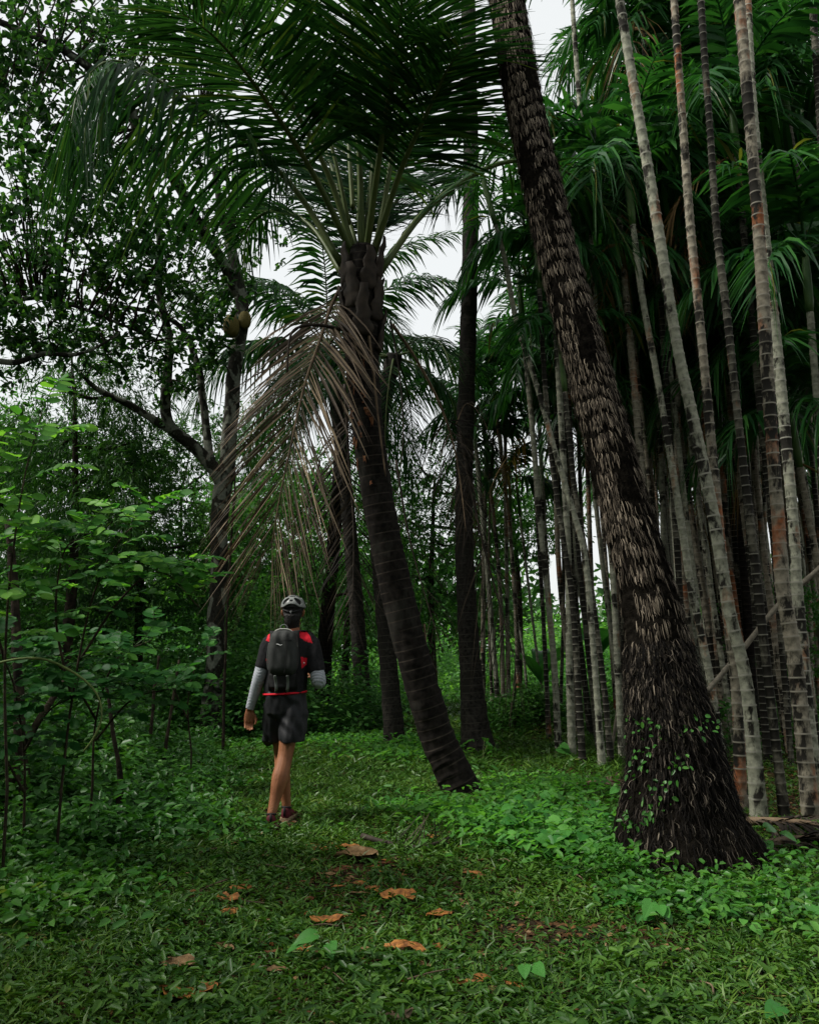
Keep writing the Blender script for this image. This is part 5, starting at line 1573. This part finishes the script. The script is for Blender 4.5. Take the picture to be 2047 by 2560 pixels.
# ------------------------------------------------------------------ the walker, seen from behind
M['skin'] = noise_mat('skin', [(.3, (.15, .058, .026)), (.5, (.22, .09, .042)), (.7, (.27, .12, .06))], 9, .5, .4, .3, 120)
M['hair'] = noise_mat('hair', [(.3, (.005, .005, .005)), (.7, (.016, .014, .012))], 60, .5, .4, .6, 160)
M['shirt'] = noise_mat('black_shirt', [(.3, (.010, .010, .011)), (.7, (.018, .018, .019))], 40, .85, .2, .15, 300)
M['red'] = noise_mat('red_cloth', [(.3, (.50, .010, .022)), (.7, (.62, .016, .032))], 30, .7, .25)
M['shorts'] = noise_mat('charcoal_shorts', [(.3, (.010, .0105, .0115)), (.7, (.018, .019, .021))], 20, .55, .35, .1, 300)
M['sleeve'] = noise_mat('grey_sleeve', [(.3, (.25, .27, .30)), (.7, (.34, .36, .39))], 25, .75, .25, .1, 300)
M['pack'] = noise_mat('charcoal_pack', [(.3, (.022, .024, .023)), (.7, (.037, .039, .037))], 20, .7, .3, .2, 350)
M['pack_black'] = noise_mat('black_pack_cloth', [(.3, (.008, .008, .008)), (.7, (.016, .016, .016))], 20, .75, .25, .2, 300)
M['piping'] = noise_mat('grey_piping', [(.3, (.34, .34, .30)), (.7, (.42, .42, .38))], 30, .6, .3)
M['strap'] = noise_mat('grey_strap', [(.3, (.09, .10, .095)), (.7, (.13, .14, .13))], 60, .7, .3)
M['white'] = noise_mat('white_mark', [(.3, (.7, .7, .7)), (.7, (.8, .8, .8))], 20, .6, .3)
M['shell'] = noise_mat('helmet_shell', [(.3, (.13, .14, .135)), (.7, (.20, .21, .20))], 12, .35, .5)
M['foam'] = noise_mat('helmet_foam', [(.3, (.010, .010, .010)), (.7, (.022, .022, .022))], 30, .7, .3)
M['shoe'] = noise_mat('maroon_shoe', [(.3, (.055, .010, .014)), (.7, (.11, .018, .025))], 30, .7, .3)
M['shoe_dark'] = noise_mat('dark_shoe', [(.3, (.010, .009, .009)), (.7, (.022, .018, .018))], 30, .7, .3)
M['sole'] = noise_mat('tan_sole', [(.3, (.22, .15, .09)), (.7, (.36, .27, .17))], 30, .7, .3)

YP = 6.85
RF, LF = ground(672, 2076), ground(715, 2050)
ORI = np.array([(RF[0] + LF[0]) / 2, YP, height((RF[0] + LF[0]) / 2, YP)])


def W_(px, py, dy=0.0):
    return at(px, py, YP + dy)


def remeshed(mb, name, mats, voxel, smooth=4, parent=None, origin=ORI, paint=None, wr=None):
    me = mb.mesh(name + '_tmp', M['skin'], (0, 0, 0))
    bm = bmesh.new(); bm.from_mesh(me); bmesh.ops.remove_doubles(bm, verts=bm.verts, dist=1e-5); bm.to_mesh(me); bm.free()
    o = bpy.data.objects.new(name + '_tmp', me); COL.objects.link(o)
    md = o.modifiers.new('r', 'REMESH'); md.mode = 'VOXEL'; md.voxel_size = voxel
    sm = o.modifiers.new('s', 'SMOOTH'); sm.factor = .5; sm.iterations = smooth
    dg = bpy.context.evaluated_depsgraph_get()
    ev = o.evaluated_get(dg)
    me2 = ev.to_mesh()
    v = np.zeros(len(me2.vertices) * 3); me2.vertices.foreach_get('co', v); v = v.reshape(-1, 3)
    nn = np.zeros(len(me2.vertices) * 3); me2.vertices.foreach_get('normal', nn); nn = nn.reshape(-1, 3)
    f = [tuple(p.vertices) for p in me2.polygons]
    ev.to_mesh_clear()
    bpy.data.objects.remove(o); bpy.data.meshes.remove(me)
    if wr is not None:
        v = v + nn * wr(v)[:, None]
    out = bpy.data.meshes.new(name)
    out.from_pydata((v - origin).tolist(), [], f)
    if not isinstance(mats, (list, tuple)):
        mats = [mats]
    for m in mats:
        out.materials.append(m)
    out.polygons.foreach_set('use_smooth', np.ones(len(f), bool))
    if paint is not None:
        cen = np.array([v[list(p)].mean(0) for p in f])
        out.polygons.foreach_set('material_index', paint(cen).astype(np.int32))
    out.update()
    return link(name, out, parent, origin)


def slices(mb, rows, seg=24, power=2.4):
    """stack of horizontal superellipse slices: (centre, rx, ry)"""
    a = np.linspace(0, 2 * math.pi, seg, endpoint=False)
    ca, sa = np.cos(a), np.sin(a)
    ex = np.sign(ca) * np.abs(ca) ** (2 / power); ey = np.sign(sa) * np.abs(sa) ** (2 / power)
    V = []
    for c, rx, ry in rows:
        V.append(np.stack([c[0] + rx * ex, c[1] + ry * ey, np.full(seg, c[2])], 1))
    n = len(rows)
    V = np.vstack(V + [np.array([rows[0][0], rows[-1][0]])])
    q = [[i_ * seg + j_, i_ * seg + (j_ + 1) % seg, (i_ + 1) * seg + (j_ + 1) % seg, (i_ + 1) * seg + j_] for i_ in range(n - 1) for j_ in range(seg)]
    t = [[n * seg, (j_ + 1) % seg, j_] for j_ in range(seg)] + [[n * seg + 1, (n - 1) * seg + j_, (n - 1) * seg + (j_ + 1) % seg] for j_ in range(seg)]
    mb.add(V, q, t)


def bulb(mb, c, rx, ry, rz, seg=20):
    th = np.linspace(-math.pi / 2, math.pi / 2, 13)
    slices(mb, [(np.array([c[0], c[1], c[2] + rz * math.sin(t_)]), max(rx * math.cos(t_), .002), max(ry * math.cos(t_), .002)) for t_ in th], seg, 2.0)


def limb_tube(mb, pts, radii, n=18, seg=14, flat=1.0, hint=(0, 1, 0)):
    P = crom(pts, n)
    R = np.interp(np.linspace(0, 1, n), np.linspace(0, 1, len(radii)), radii)
    tube(mb, P, R, seg, flat=flat, hint=hint)


LS, LE, LW = W_(676, 1606), W_(647, 1697, -.03), W_(624, 1774, .02)
RS, RE, RWr = W_(776, 1608), W_(797, 1704, -.06), W_(786, 1690, .22)
NECK, HEAD = W_(732, 1572, .01), W_(733, 1528, .045)
RH, RK, RA_ = W_(736, 1752, 0), W_(713, 1890, -.06), np.array([W_(678, 2040, RF[1] - YP)[0], RF[1], RF[2] + .115])
LH, LK, LA_ = W_(694, 1752, .02), W_(703, 1888, .22), np.array([W_(716, 2030, LF[1] - YP)[0], LF[1] + .02, LF[2] + .095])
Zv = np.array([0, 0, 1.0])
body = MB()
PEL = (RH + LH) / 2
slices(body, [(PEL - Zv * .10, .10, .085), (PEL - Zv * .04, .150, .105), (PEL + Zv * .05, .155, .108), (W_(715, 1700), .140, .098), (W_(721, 1660), .150, .105), (W_(725, 1620), .165, .105), (W_(728, 1597), .155, .09), (W_(731, 1582), .09, .07)])
limb_tube(body, [W_(730, 1592, 0), NECK, W_(733, 1550, .03)], [.066, .058, .06], 8, 14)
bulb(body, HEAD, .076, .096, .112)
limb_tube(body, [HEAD + [0, .03, -.05], HEAD + [0, .06, -.085]], [.055, .04], 5, 10)              # jaw
limb_tube(body, [HEAD + [0, .09, .0], HEAD + [0, .112, -.025], HEAD + [0, .10, -.035]], [.012, .016, .010], 6, 8)   # nose
for s_ in (-1, 1):                                                                              # ears
    limb_tube(body, [HEAD + [s_ * .074, .005, -.045], HEAD + [s_ * .086, -.008, -.02], HEAD + [s_ * .088, -.010, .005], HEAD + [s_ * .076, .004, .012]], [.009, .013, .012, .008], 9, 8)
limb_tube(body, [W_(705, 1597), LS, LE, LW], [.055, .056, .043, .028], 22)
limb_tube(body, [W_(752, 1597), RS, RE], [.055, .056, .046], 16)
limb_tube(body, [RE, (RE + RWr) / 2, RWr], [.045, .042, .029], 12)
limb_tube(body, [RH - Zv * -.02, RH - Zv * .1, (RH + RK) / 2, RK, W_(700, 1945, -.12), (RK * .3 + RA_ * .7), RA_], [.085, .088, .076, .060, .067, .046, .034], 30)
limb_tube(body, [LH - Zv * -.02, LH - Zv * .1, (LH + LK) / 2, LK, LK * .7 + LA_ * .3 + [0, -.02, 0], LK * .3 + LA_ * .7, LA_], [.085, .086, .074, .058, .064, .045, .034], 30)
for a_, dirn in ((RA_, np.array([-.10, 1, 0])), (LA_, np.array([.06, 1, 0]))):
    dn = norm(dirn)
    limb_tube(body, [a_ - dn * .03 - Zv * .03, a_ + dn * .05 - Zv * .045, a_ + dn * .13 - Zv * .06], [.034, .035, .028], 8)


# left hand: palm to the back, five curled fingers
def hand(mb, wrist, down, across, back, s=1.0):
    """down: along the fingers; across: from little finger to thumb; back: the way the palm faces"""
    p0 = wrist; p1 = wrist + down * .05 * s; p2 = wrist + down * .09 * s
    tube(mb, crom([p0 - down * .01, p1, p2], 8), np.array([.030, .034, .038, .040, .041, .041, .040, .036]) * s, 14, hint=tuple(across), flat=.42)
    for k, (off, ln, r) in enumerate(((-.030, .058, .0078), (-.011, .072, .0085), (.008, .078, .0088), (.027, .070, .0085))):
        b = p2 + across * off * s - down * .012
        q = [b, b + down * ln * .45 * s + back * .004, b + down * ln * .78 * s + back * .022 * s, b + down * ln * .86 * s + back * .042 * s]
        limb_tube(mb, q, [r * s, r * s, r * .92 * s, r * .7 * s], 10, 8)
    b = p0 + across * .028 * s + down * .025 * s
    limb_tube(mb, [b, b + across * .022 * s + down * .028 * s + back * .012, b + across * .024 * s + down * .058 * s + back * .022, b + across * .014 * s + down * .080 * s + back * .026], [.013 * s, .0115 * s, .0098 * s, .0075 * s], 10, 8)


dn = norm(np.array([-.02, .03, -1.0]))
ac = norm(np.array([1.0, .25, -.02])); bk = np.cross(ac, dn); bk = bk if bk[1] < 0 else -bk
hand(body, LW - [0, 0, .01], dn, ac, bk, 1.05)
d2 = norm(RWr - RE); a2 = norm(np.array([.0, 0, 1.0]) - d2 * d2[2]); b2 = norm(np.cross(d2, a2)); b2 = b2 if b2[0] < 0 else -b2
hand(body, RWr, d2, a2, b2, 1.05)
person = remeshed(body, 'person', M['skin'], .0060, 2)
tag(person, 'person in black and red shirt and helmet walking away along the path', 'person')

# hair under the helmet, extended down the neck to stand in for shadow there
hb = MB()
bulb(hb, HEAD + [0, -.014, .004], .084, .096, .108)
limb_tube(hb, [HEAD + [0, -.06, -.03], HEAD + [0, -.055, -.075], HEAD + [0, -.034, -.14]], [.070, .068, .060], 8, 12)
remeshed(hb, 'hair', M['hair'], .006, 2, person, wr=lambda v: .002 * np.sin(v[:, 0] * 420 + 3 * np.sin(v[:, 2] * 90)))

# shirt
sb = MB()
slices(sb, [(W_(714, 1734), .172, .125), (W_(714, 1715), .172, .126), (W_(718, 1685), .166, .124), (W_(722, 1650), .172, .125), (W_(725, 1618), .182, .122), (W_(728, 1600), .178, .105), (W_(730, 1588), .135, .085), (W_(731, 1576), .075, .068)], 32)
limb_tube(sb, [W_(712, 1600), LS + [.01, 0, 0], LS * .45 + LE * .55, LS * .28 + LE * .72], [.07, .075, .068, .066], 12)
limb_tube(sb, [W_(746, 1600), RS, RS * .5 + RE * .5, RS * .24 + RE * .76], [.07, .077, .074, .073], 12)


def poly_in(pix, poly):
    x, y = pix[:, 0], pix[:, 1]
    ins = np.zeros(len(x), bool)
    n_ = len(poly)
    for a_ in range(n_):
        x0, y0 = poly[a_]; x1, y1 = poly[(a_ + 1) % n_]
        c = ((y0 > y) != (y1 > y)) & (x < (x1 - x0) * (y - y0) / (y1 - y0 + 1e-9) + x0)
        ins ^= c
    return ins


RED = [[(664, 1603), (674, 1578), (690, 1568), (706, 1568), (700, 1584), (687, 1595), (684, 1605)], [(744, 1574), (764, 1576), (775, 1590), (781, 1608), (764, 1604), (750, 1594)],
       [(664, 1648), (673, 1644), (673, 1662), (668, 1660)], [(752, 1642), (768, 1646), (766, 1662), (754, 1672)], [(708, 1566), (748, 1566), (748, 1577), (708, 1576)]]


def paint_shirt(c):
    px = project(c)
    r = np.zeros(len(c), bool)
    for p in RED:
        r |= poly_in(px, p)
    return r.astype(int)


def wrinkle(amp, f):
    return lambda v: amp * noise3(v * np.array([1, 1, .55]), f, 2) + amp * .6 * noise3(v * np.array([1.2, 1, .35]), f * 2.1, 5)


remeshed(sb, 'shirt', [M['shirt'], M['red']], .0065, 4, person, paint=paint_shirt, wr=wrinkle(.006, 9))
hm = MB()                                             # red hem band under the shirt
a = np.linspace(0, 2 * math.pi, 33)
ring = np.stack([W_(712, 1731)[0] + .176 * np.cos(a), YP + .132 * np.sin(a), W_(712, 1731)[2] + .012 * np.cos(a - .4) - .004], 1)
tube(hm, ring, .0085, 8, hint=(0, 0, 1), cap=False)
hm.build('hem', M['red'], person)

# grey arm sleeves
sv = MB()
limb_tube(sv, [LS * .32 + LE * .68, LE, LE * .5 + LW * .5, LW + [0, 0, .006]], [.058, .052, .044, .034], 26, 18)
remeshed(sv, 'sleeve', M['sleeve'], .005, 2, person, wr=lambda v: .0022 * np.sin(v[:, 2] * 260 + 6 * np.sin(v[:, 0] * 40)) * (.4 + .6 * np.clip(noise3(v, 14, 3), 0, 1)))
sv = MB()
limb_tube(sv, [RS * .32 + RE * .68, RE, RE * .5 + RWr * .5, RWr], [.062, .060, .050, .036], 26, 18)
remeshed(sv, 'sleeve', M['sleeve'], .005, 2, person, wr=lambda v: .0018 * np.sin(v[:, 2] * 240 + 6 * np.sin(v[:, 1] * 40)))

# shorts
sh = MB()
slices(sh, [(PEL - Zv * .16, .06, .10), (PEL - Zv * .10, .155, .125), (PEL - Zv * .02, .172, .132), (W_(714, 1738), .168, .124), (W_(714, 1728), .165, .12)], 32)
RHm, LHm = W_(731, 1851, -.04), W_(689, 1854, .13)
limb_tube(sh, [RH + [-.002, 0, -.02], RH * .6 + RHm * .4, RHm + [0, 0, .03], RHm], [.110, .116, .110, .108], 14, 20)
limb_tube(sh, [LH + [.0, 0, -.02], LH * .6 + LHm * .4, LHm + [0, 0, .03], LHm], [.112, .120, .112, .108], 14, 20)
remeshed(sh, 'shorts', M['shorts'], .0065, 3, person, wr=lambda v: wrinkle(.0075, 10)(v) + .004 * np.sin(v[:, 0] * 60 + v[:, 2] * 45 + 3 * noise3(v, 6, 1)))


# shoes
def shoe(foot, ang, sgn, heel_up):
    d = norm(np.array([math.sin(ang), math.cos(ang), 0])); sd_ = np.array([d[1], -d[0], 0])
    up = MB(); so_ = MB()
    t = np.linspace(0, 1, 11)
    hw = np.interp(t, [0, .1, .3, .55, .75, .92, 1], [.024, .036, .037, .041, .048, .040, .018])
    top = np.interp(t, [0, .1, .28, .45, .7, .9, 1], [.095, .108, .102, .085, .062, .050, .035])
    lift = heel_up * np.clip(1 - t / .6, 0, 1)
    c = foot - d * .075 + d[None] * (t * .285)[:, None]
    rows = []
    for k in range(11):
        zc = (.022 + top[k]) / 2; hz = (top[k] - .022) / 2 + .008
        aa = np.linspace(0, 2 * math.pi, 16, endpoint=False)
        rows.append(c[k] + sd_[None] * (hw[k] * np.cos(aa))[:, None] + np.array([0, 0, 1.0])[None] * (lift[k] + zc + hz * np.sign(np.sin(aa)) * np.abs(np.sin(aa)) ** .7)[:, None])
    V = np.vstack(rows + [c[0][None] + [[0, 0, .06 + lift[0]]], c[-1][None] + [[0, 0, .03 + lift[-1]]]])
    q = [[a_ * 16 + b_, a_ * 16 + (b_ + 1) % 16, (a_ + 1) * 16 + (b_ + 1) % 16, (a_ + 1) * 16 + b_] for a_ in range(10) for b_ in range(16)]
    tt = [[176, (b_ + 1) % 16, b_] for b_ in range(16)] + [[177, 160 + b_, 160 + (b_ + 1) % 16] for b_ in range(16)]
    up.add(V, q, tt)
    so = up.build('shoe', M['shoe'], person)
    ORG[so.name] = ORG[person.name]
    rows = []
    for k in range(11):
        w = hw[k] + .006
        for (x_, z_) in ((-w, 0.002), (-w - .003, .016), (-w, .034), (w, .034), (w + .003, .016), (w, 0.002)):
            rows.append(c[k] + sd_ * x_ + np.array([0, 0, z_ + lift[k]]) + (d * -.006 if k == 0 else d * .006 if k == 10 else 0))
    V = np.array(rows)
    q = [[a_ * 6 + b_, a_ * 6 + (b_ + 1) % 6, (a_ + 1) * 6 + (b_ + 1) % 6, (a_ + 1) * 6 + b_] for a_ in range(10) for b_ in range(6)]
    q += [[0, 1, 2, 3], [0, 3, 4, 5], [60, 61, 62, 63], [60, 63, 64, 65]]
    so_.add(V, q); so_.build('sole', M['sole'], so, origin=ORG[person.name], smooth=False)
    hc = MB()                                         # dark collar and heel tab
    tube(hc, c[1][None] + sd_[None] * (.034 * np.cos(a))[:, None] + d[None] * (.035 + .040 * np.sin(a))[:, None] + np.array([0, 0, 1.0])[None] * (.106 + lift[1] - .008 * np.sin(a))[:, None], .009, 8, hint=(0, 0, 1), cap=False)
    tube(hc, np.array([c[0] + [0, 0, .05 + lift[0]] - d * .004, c[0] + [0, 0, .085 + lift[0]] - d * .008, c[0] + [0, 0, .115 + lift[0]] - d * .006]), .010, 8)
    hc.build('collar', M['shoe_dark'], so, origin=ORG[person.name])


shoe(np.array([RA_[0], RF[1], RF[2]]), -.12, 1, .022)
shoe(np.array([LA_[0], LF[1] + .02, LF[2]]), .10, -1, .0)

# star mark on the shirt
st = MB()
c0 = W_(759.5, 1658, -.122); pts_ = []
for k in range(10):
    r_ = .012 if k % 2 == 0 else .004
    pts_.append(c0 + np.array([r_ * math.sin(k * math.pi / 5), 0.004 * math.cos(k), r_ * math.cos(k * math.pi / 5)]))
st.add(np.array([c0] + pts_), None, [[0, 1 + k, 1 + (k + 1) % 10] for k in range(10)])
st.build('star_mark', M['white'], person)

# ------------------------------------------------------------------ backpack
pb = W_(714, 1690, -.21)
pack = tag(empty('backpack', pb), 'slim charcoal backpack with grey piping on the back of the walker', 'backpack')


def pack_xyz(u, v, w):
    """u across -1..1, v up 0..1, w out 0..1 -> world, in the leaning frame of the back"""
    c = W_(713 + v * 3, 1690 - v * 116, 0)
    half = .128 * (1 - .16 * max(v - .45, 0) / .55 - .10 * max(.3 - v, 0) / .3)
    return np.array([c[0] + u * half, YP - .105 - w, c[2]])


def pack_shell(name, mat, v0, v1, depth, scale=1.0, wr=None):
    mb = MB()
    nv, nu = 22, 26
    V, q = [], []
    for a_ in range(nv + 1):
        v = v0 + (v1 - v0) * a_ / nv
        e = min((v - v0), (v1 - v)) / (v1 - v0)
        edge = math.sqrt(max(1 - (1 - min(e / .22, 1)) ** 2, .0))
        for b_ in range(nu + 1):
            th = math.pi * b_ / nu
            u = -math.copysign(abs(math.cos(th)) ** .75, math.cos(th)) * scale * (.30 + .70 * edge)
            w = depth * (math.sin(th) ** .55) * (.15 + .85 * edge)
            V.append(pack_xyz(u, v, w))
            if a_ < nv and b_ < nu:
                k_ = a_ * (nu + 1) + b_
                q.append([k_, k_ + 1, k_ + nu + 2, k_ + nu + 1])
    V = np.array(V)
    if wr is not None:
        V[:, 1] -= wr(V)
    mb.add(V, q)
    return mb.build(name, mat, pack)


pack_shell('main_pocket', M['pack'], -.02, 1.0, .13, .97, wr=lambda v: .010 * np.clip(noise3(v * np.array([2.2, 1, .55]), 9, 3), -.6, 1) + .006 * np.sin(v[:, 0] * 70 + v[:, 2] * 22 + 2 * noise3(v, 7, 4)) * np.clip((v[:, 2] - 1.15) / .3, 0, 1))
pack_shell('lower_pocket', M['pack_black'], -.30, .10, .075, .98)
# back panel against the shirt
mb = MB()
slices(mb, [(pack_xyz(0, v, 0) + [0, .004, 0], .120, .02) for v in np.linspace(-.3, .96, 8)], 16)
mb.build('back_panel', M['pack_black'], pack)
# piping along the top edge, zip and handle
arc = []
for u, v in ((-.93, .62), (-.90, .74), (-.78, .88), (-.5, .975), (0, 1.0), (.5, .975), (.78, .88), (.90, .74), (.93, .62)):
    arc.append(pack_xyz(u * 1.0, v, .052))
mb = MB(); tube(mb, crom(arc, 40), .0048, 7); mb.build('piping', M['piping'], pack)
arc = [pack_xyz(-.99, .70, .04), pack_xyz(-1.0, .50, .045), pack_xyz(-1.0, .3, .045), pack_xyz(-.96, .12, .045)]
mb = MB(); tube(mb, crom(arc, 20), .0035, 6); mb.build('zip', M['strap'], pack)
arc = [pack_xyz(-.26, .985, .03), pack_xyz(-.24, 1.06, .03), pack_xyz(0, 1.09, .03), pack_xyz(.24, 1.05, .03), pack_xyz(.26, .985, .03)]
mb = MB(); tube(mb, crom(arc, 20), .005, 7); mb.build('carry_loop', M['strap'], pack)
seam = [pack_xyz(.38, .9, .122), pack_xyz(.36, .65, .136), pack_xyz(.30, .3, .137), pack_xyz(.22, .05, .132)]
mb = MB(); tube(mb, crom(seam, 16), .0028, 6); mb.build('seam', M['pack_black'], pack)
seam = [pack_xyz(.12, .76, .133), pack_xyz(.4, .765, .13), pack_xyz(.68, .75, .118)]
mb = MB(); tube(mb, crom(seam, 12), .0026, 6); mb.build('pocket_zip', M['pack_black'], pack)
mk = [pack_xyz(-.34, .675, .134), pack_xyz(-.22, .672, .137), pack_xyz(-.12, .655, .138), pack_xyz(-.02, .655, .139), pack_xyz(.05, .675, .139)]
mb = MB(); tube(mb, crom(mk, 14), np.interp(np.linspace(0, 1, 14), [0, .3, .6, 1], [.002, .003, .0024, .001]), 6); mb.build('logo', M['white'], pack)
for s_ in (-1, 1):
    u0 = -.42 if s_ < 0 else .44
    mb = MB()
    P = crom([pack_xyz(u0, .02, .122), pack_xyz(u0 + .02, -.12, .088), pack_xyz(u0 + .03, -.25, .078), pack_xyz(u0 - .05, -.33, .05)], 12)
    tube(mb, P, .011, 8, hint=(1, 0, 0), flat=.22)
    mb.build('strap', M['strap'], pack)
    # shoulder strap over the top
    P = crom([pack_xyz(.42 * s_, .95, .01), W_(731 + 26 * s_, 1577, -.03), W_(731 + 33 * s_, 1580, .05), W_(731 + 34 * s_, 1605, .125), W_(731 + 40 * s_, 1650, .135), W_(731 + 50 * s_, 1675, .05)], 22)
    mb = MB(); tube(mb, P, .022, 8, hint=(1, 0, 0), flat=.25)
    mb.build('shoulder_strap', M['pack_black'], pack)

# ------------------------------------------------------------------ helmet
hc = HEAD + np.array([0, -.004, .030])
helm = tag(empty('bicycle_helmet', hc), 'silver and black vented bicycle helmet on the walker', 'helmet')


def helm_pt(az, el, k):
    """az 0 = back of the head (towards the camera), el = elevation"""
    rx, ry, rz = .098 * k, .125 * k, .098 * k
    return hc + np.array([math.sin(az) * math.cos(el) * rx, -math.cos(az) * math.cos(el) * ry, math.sin(el) * rz])


NA_, NE_ = 64, 26
V, q = [], []
for e_ in range(NE_ + 1):
    for a_ in range(NA_):
        az = 2 * math.pi * a_ / NA_
        lo = -.12 + .10 * math.cos(az * 2) - .02
        el = lo + (math.pi / 2 - .02 - lo) * e_ / NE_
        V.append(helm_pt(az, el, .93))
        if e_ < NE_:
            q.append([e_ * NA_ + a_, e_ * NA_ + (a_ + 1) % NA_, (e_ + 1) * NA_ + (a_ + 1) % NA_, (e_ + 1) * NA_ + a_])
MB().add(np.array(V), q).build('foam_liner', M['foam'], helm)
# shell with open vents: long ovals from front to back
vents = [(-.62, .50, .40, .26), (.62, .50, .40, .26), (0.0, .98, .34, .13), (-.95, 1.05, .5, .14), (.95, 1.05, .5, .14), (-1.75, .45, .42, .2), (1.75, .45, .42, .2), (-2.5, .55, .35, .22), (2.5, .55, .35, .22), (3.14, .75, .3, .2), (-1.9, 1.0, .4, .13), (1.9, 1.0, .4, .13), (0, .38, .22, .10)]
NA_, NE_ = 120, 44
V, q = [], []
for e_ in range(NE_ + 1):
    for a_ in range(NA_):
        az = 2 * math.pi * a_ / NA_
        back = max(math.cos(az), 0)
        lo = .02 + .16 * back - .10 * (1 - back) * 0.6 + .05 * math.cos(az * 2) - .14 * math.exp(-((abs(math.atan2(math.sin(az), math.cos(az))) - .75) / .35) ** 2)
        el = lo + (math.pi / 2 - .01 - lo) * e_ / NE_
        V.append(helm_pt(az, el, 1.045 + .02 * math.sin(e_ / NE_ * math.pi)))
V = np.array(V)
for e_ in range(NE_):
    for a_ in range(NA_):
        az = 2 * math.pi * (a_ + .5) / NA_
        lo = .05
        el = lo + (math.pi / 2 - lo) * (e_ + .5) / NE_
        hit = False
        for va, ve, wa, we in vents:
            da = math.atan2(math.sin(az - va), math.cos(az - va)) * math.cos(el)
            tilt = .35 * math.copysign(1, va) if abs(va) > .1 and abs(va) < 3 else 0
            x_, y_ = da, (el - ve) - tilt * da * -1
            if (x_ / (wa * .75)) ** 2 + (y_ / we) ** 2 < 1:
                hit = True
        if not hit:
            q.append([e_ * NA_ + a_, e_ * NA_ + (a_ + 1) % NA_, (e_ + 1) * NA_ + (a_ + 1) % NA_, (e_ + 1) * NA_ + a_])
shell = MB().add(V, q).build('shell', M['shell'], helm)
sm = shell.modifiers.new('thick', 'SOLIDIFY'); sm.thickness = .011; sm.offset = -1
# rear cradle with its dial
mb = MB(); tube(mb, crom([helm_pt(-.9, -.22, .97), helm_pt(-.4, -.42, .93), helm_pt(0, -.52, .92), helm_pt(.4, -.42, .93), helm_pt(.9, -.22, .97)], 20), .007, 7, flat=1.6, hint=(0, 0, 1)); mb.build('rear_cradle', M['foam'], helm)
mb = MB(); tube(mb, np.array([helm_pt(0, -.45, .92), helm_pt(0, -.45, 1.02)]), [.014, .013], 14); mb.build('dial', M['foam'], helm)
dc = helm_pt(0, -.45, 1.03)
mb = MB(); aa = np.linspace(.3, 2 * math.pi - 1.2, 12); tube(mb, dc[None] + np.stack([.0075 * np.cos(aa), 0 * aa - .001, .0075 * np.sin(aa)], 1), .0013, 6, hint=(0, 1, 0)); mb.build('dial_mark', M['white'], helm)
for s_ in (-1, 1):
    mb = MB(); tube(mb, crom([helm_pt(1.3 * s_, -.1, .92), HEAD + [s_ * .080, .03, -.05], HEAD + [s_ * .055, .06, -.10], HEAD + [0, .07, -.125]], 14), .006, 6, flat=.4, hint=(0, 1, 0)); mb.build('chin_strap', M['foam'], helm)
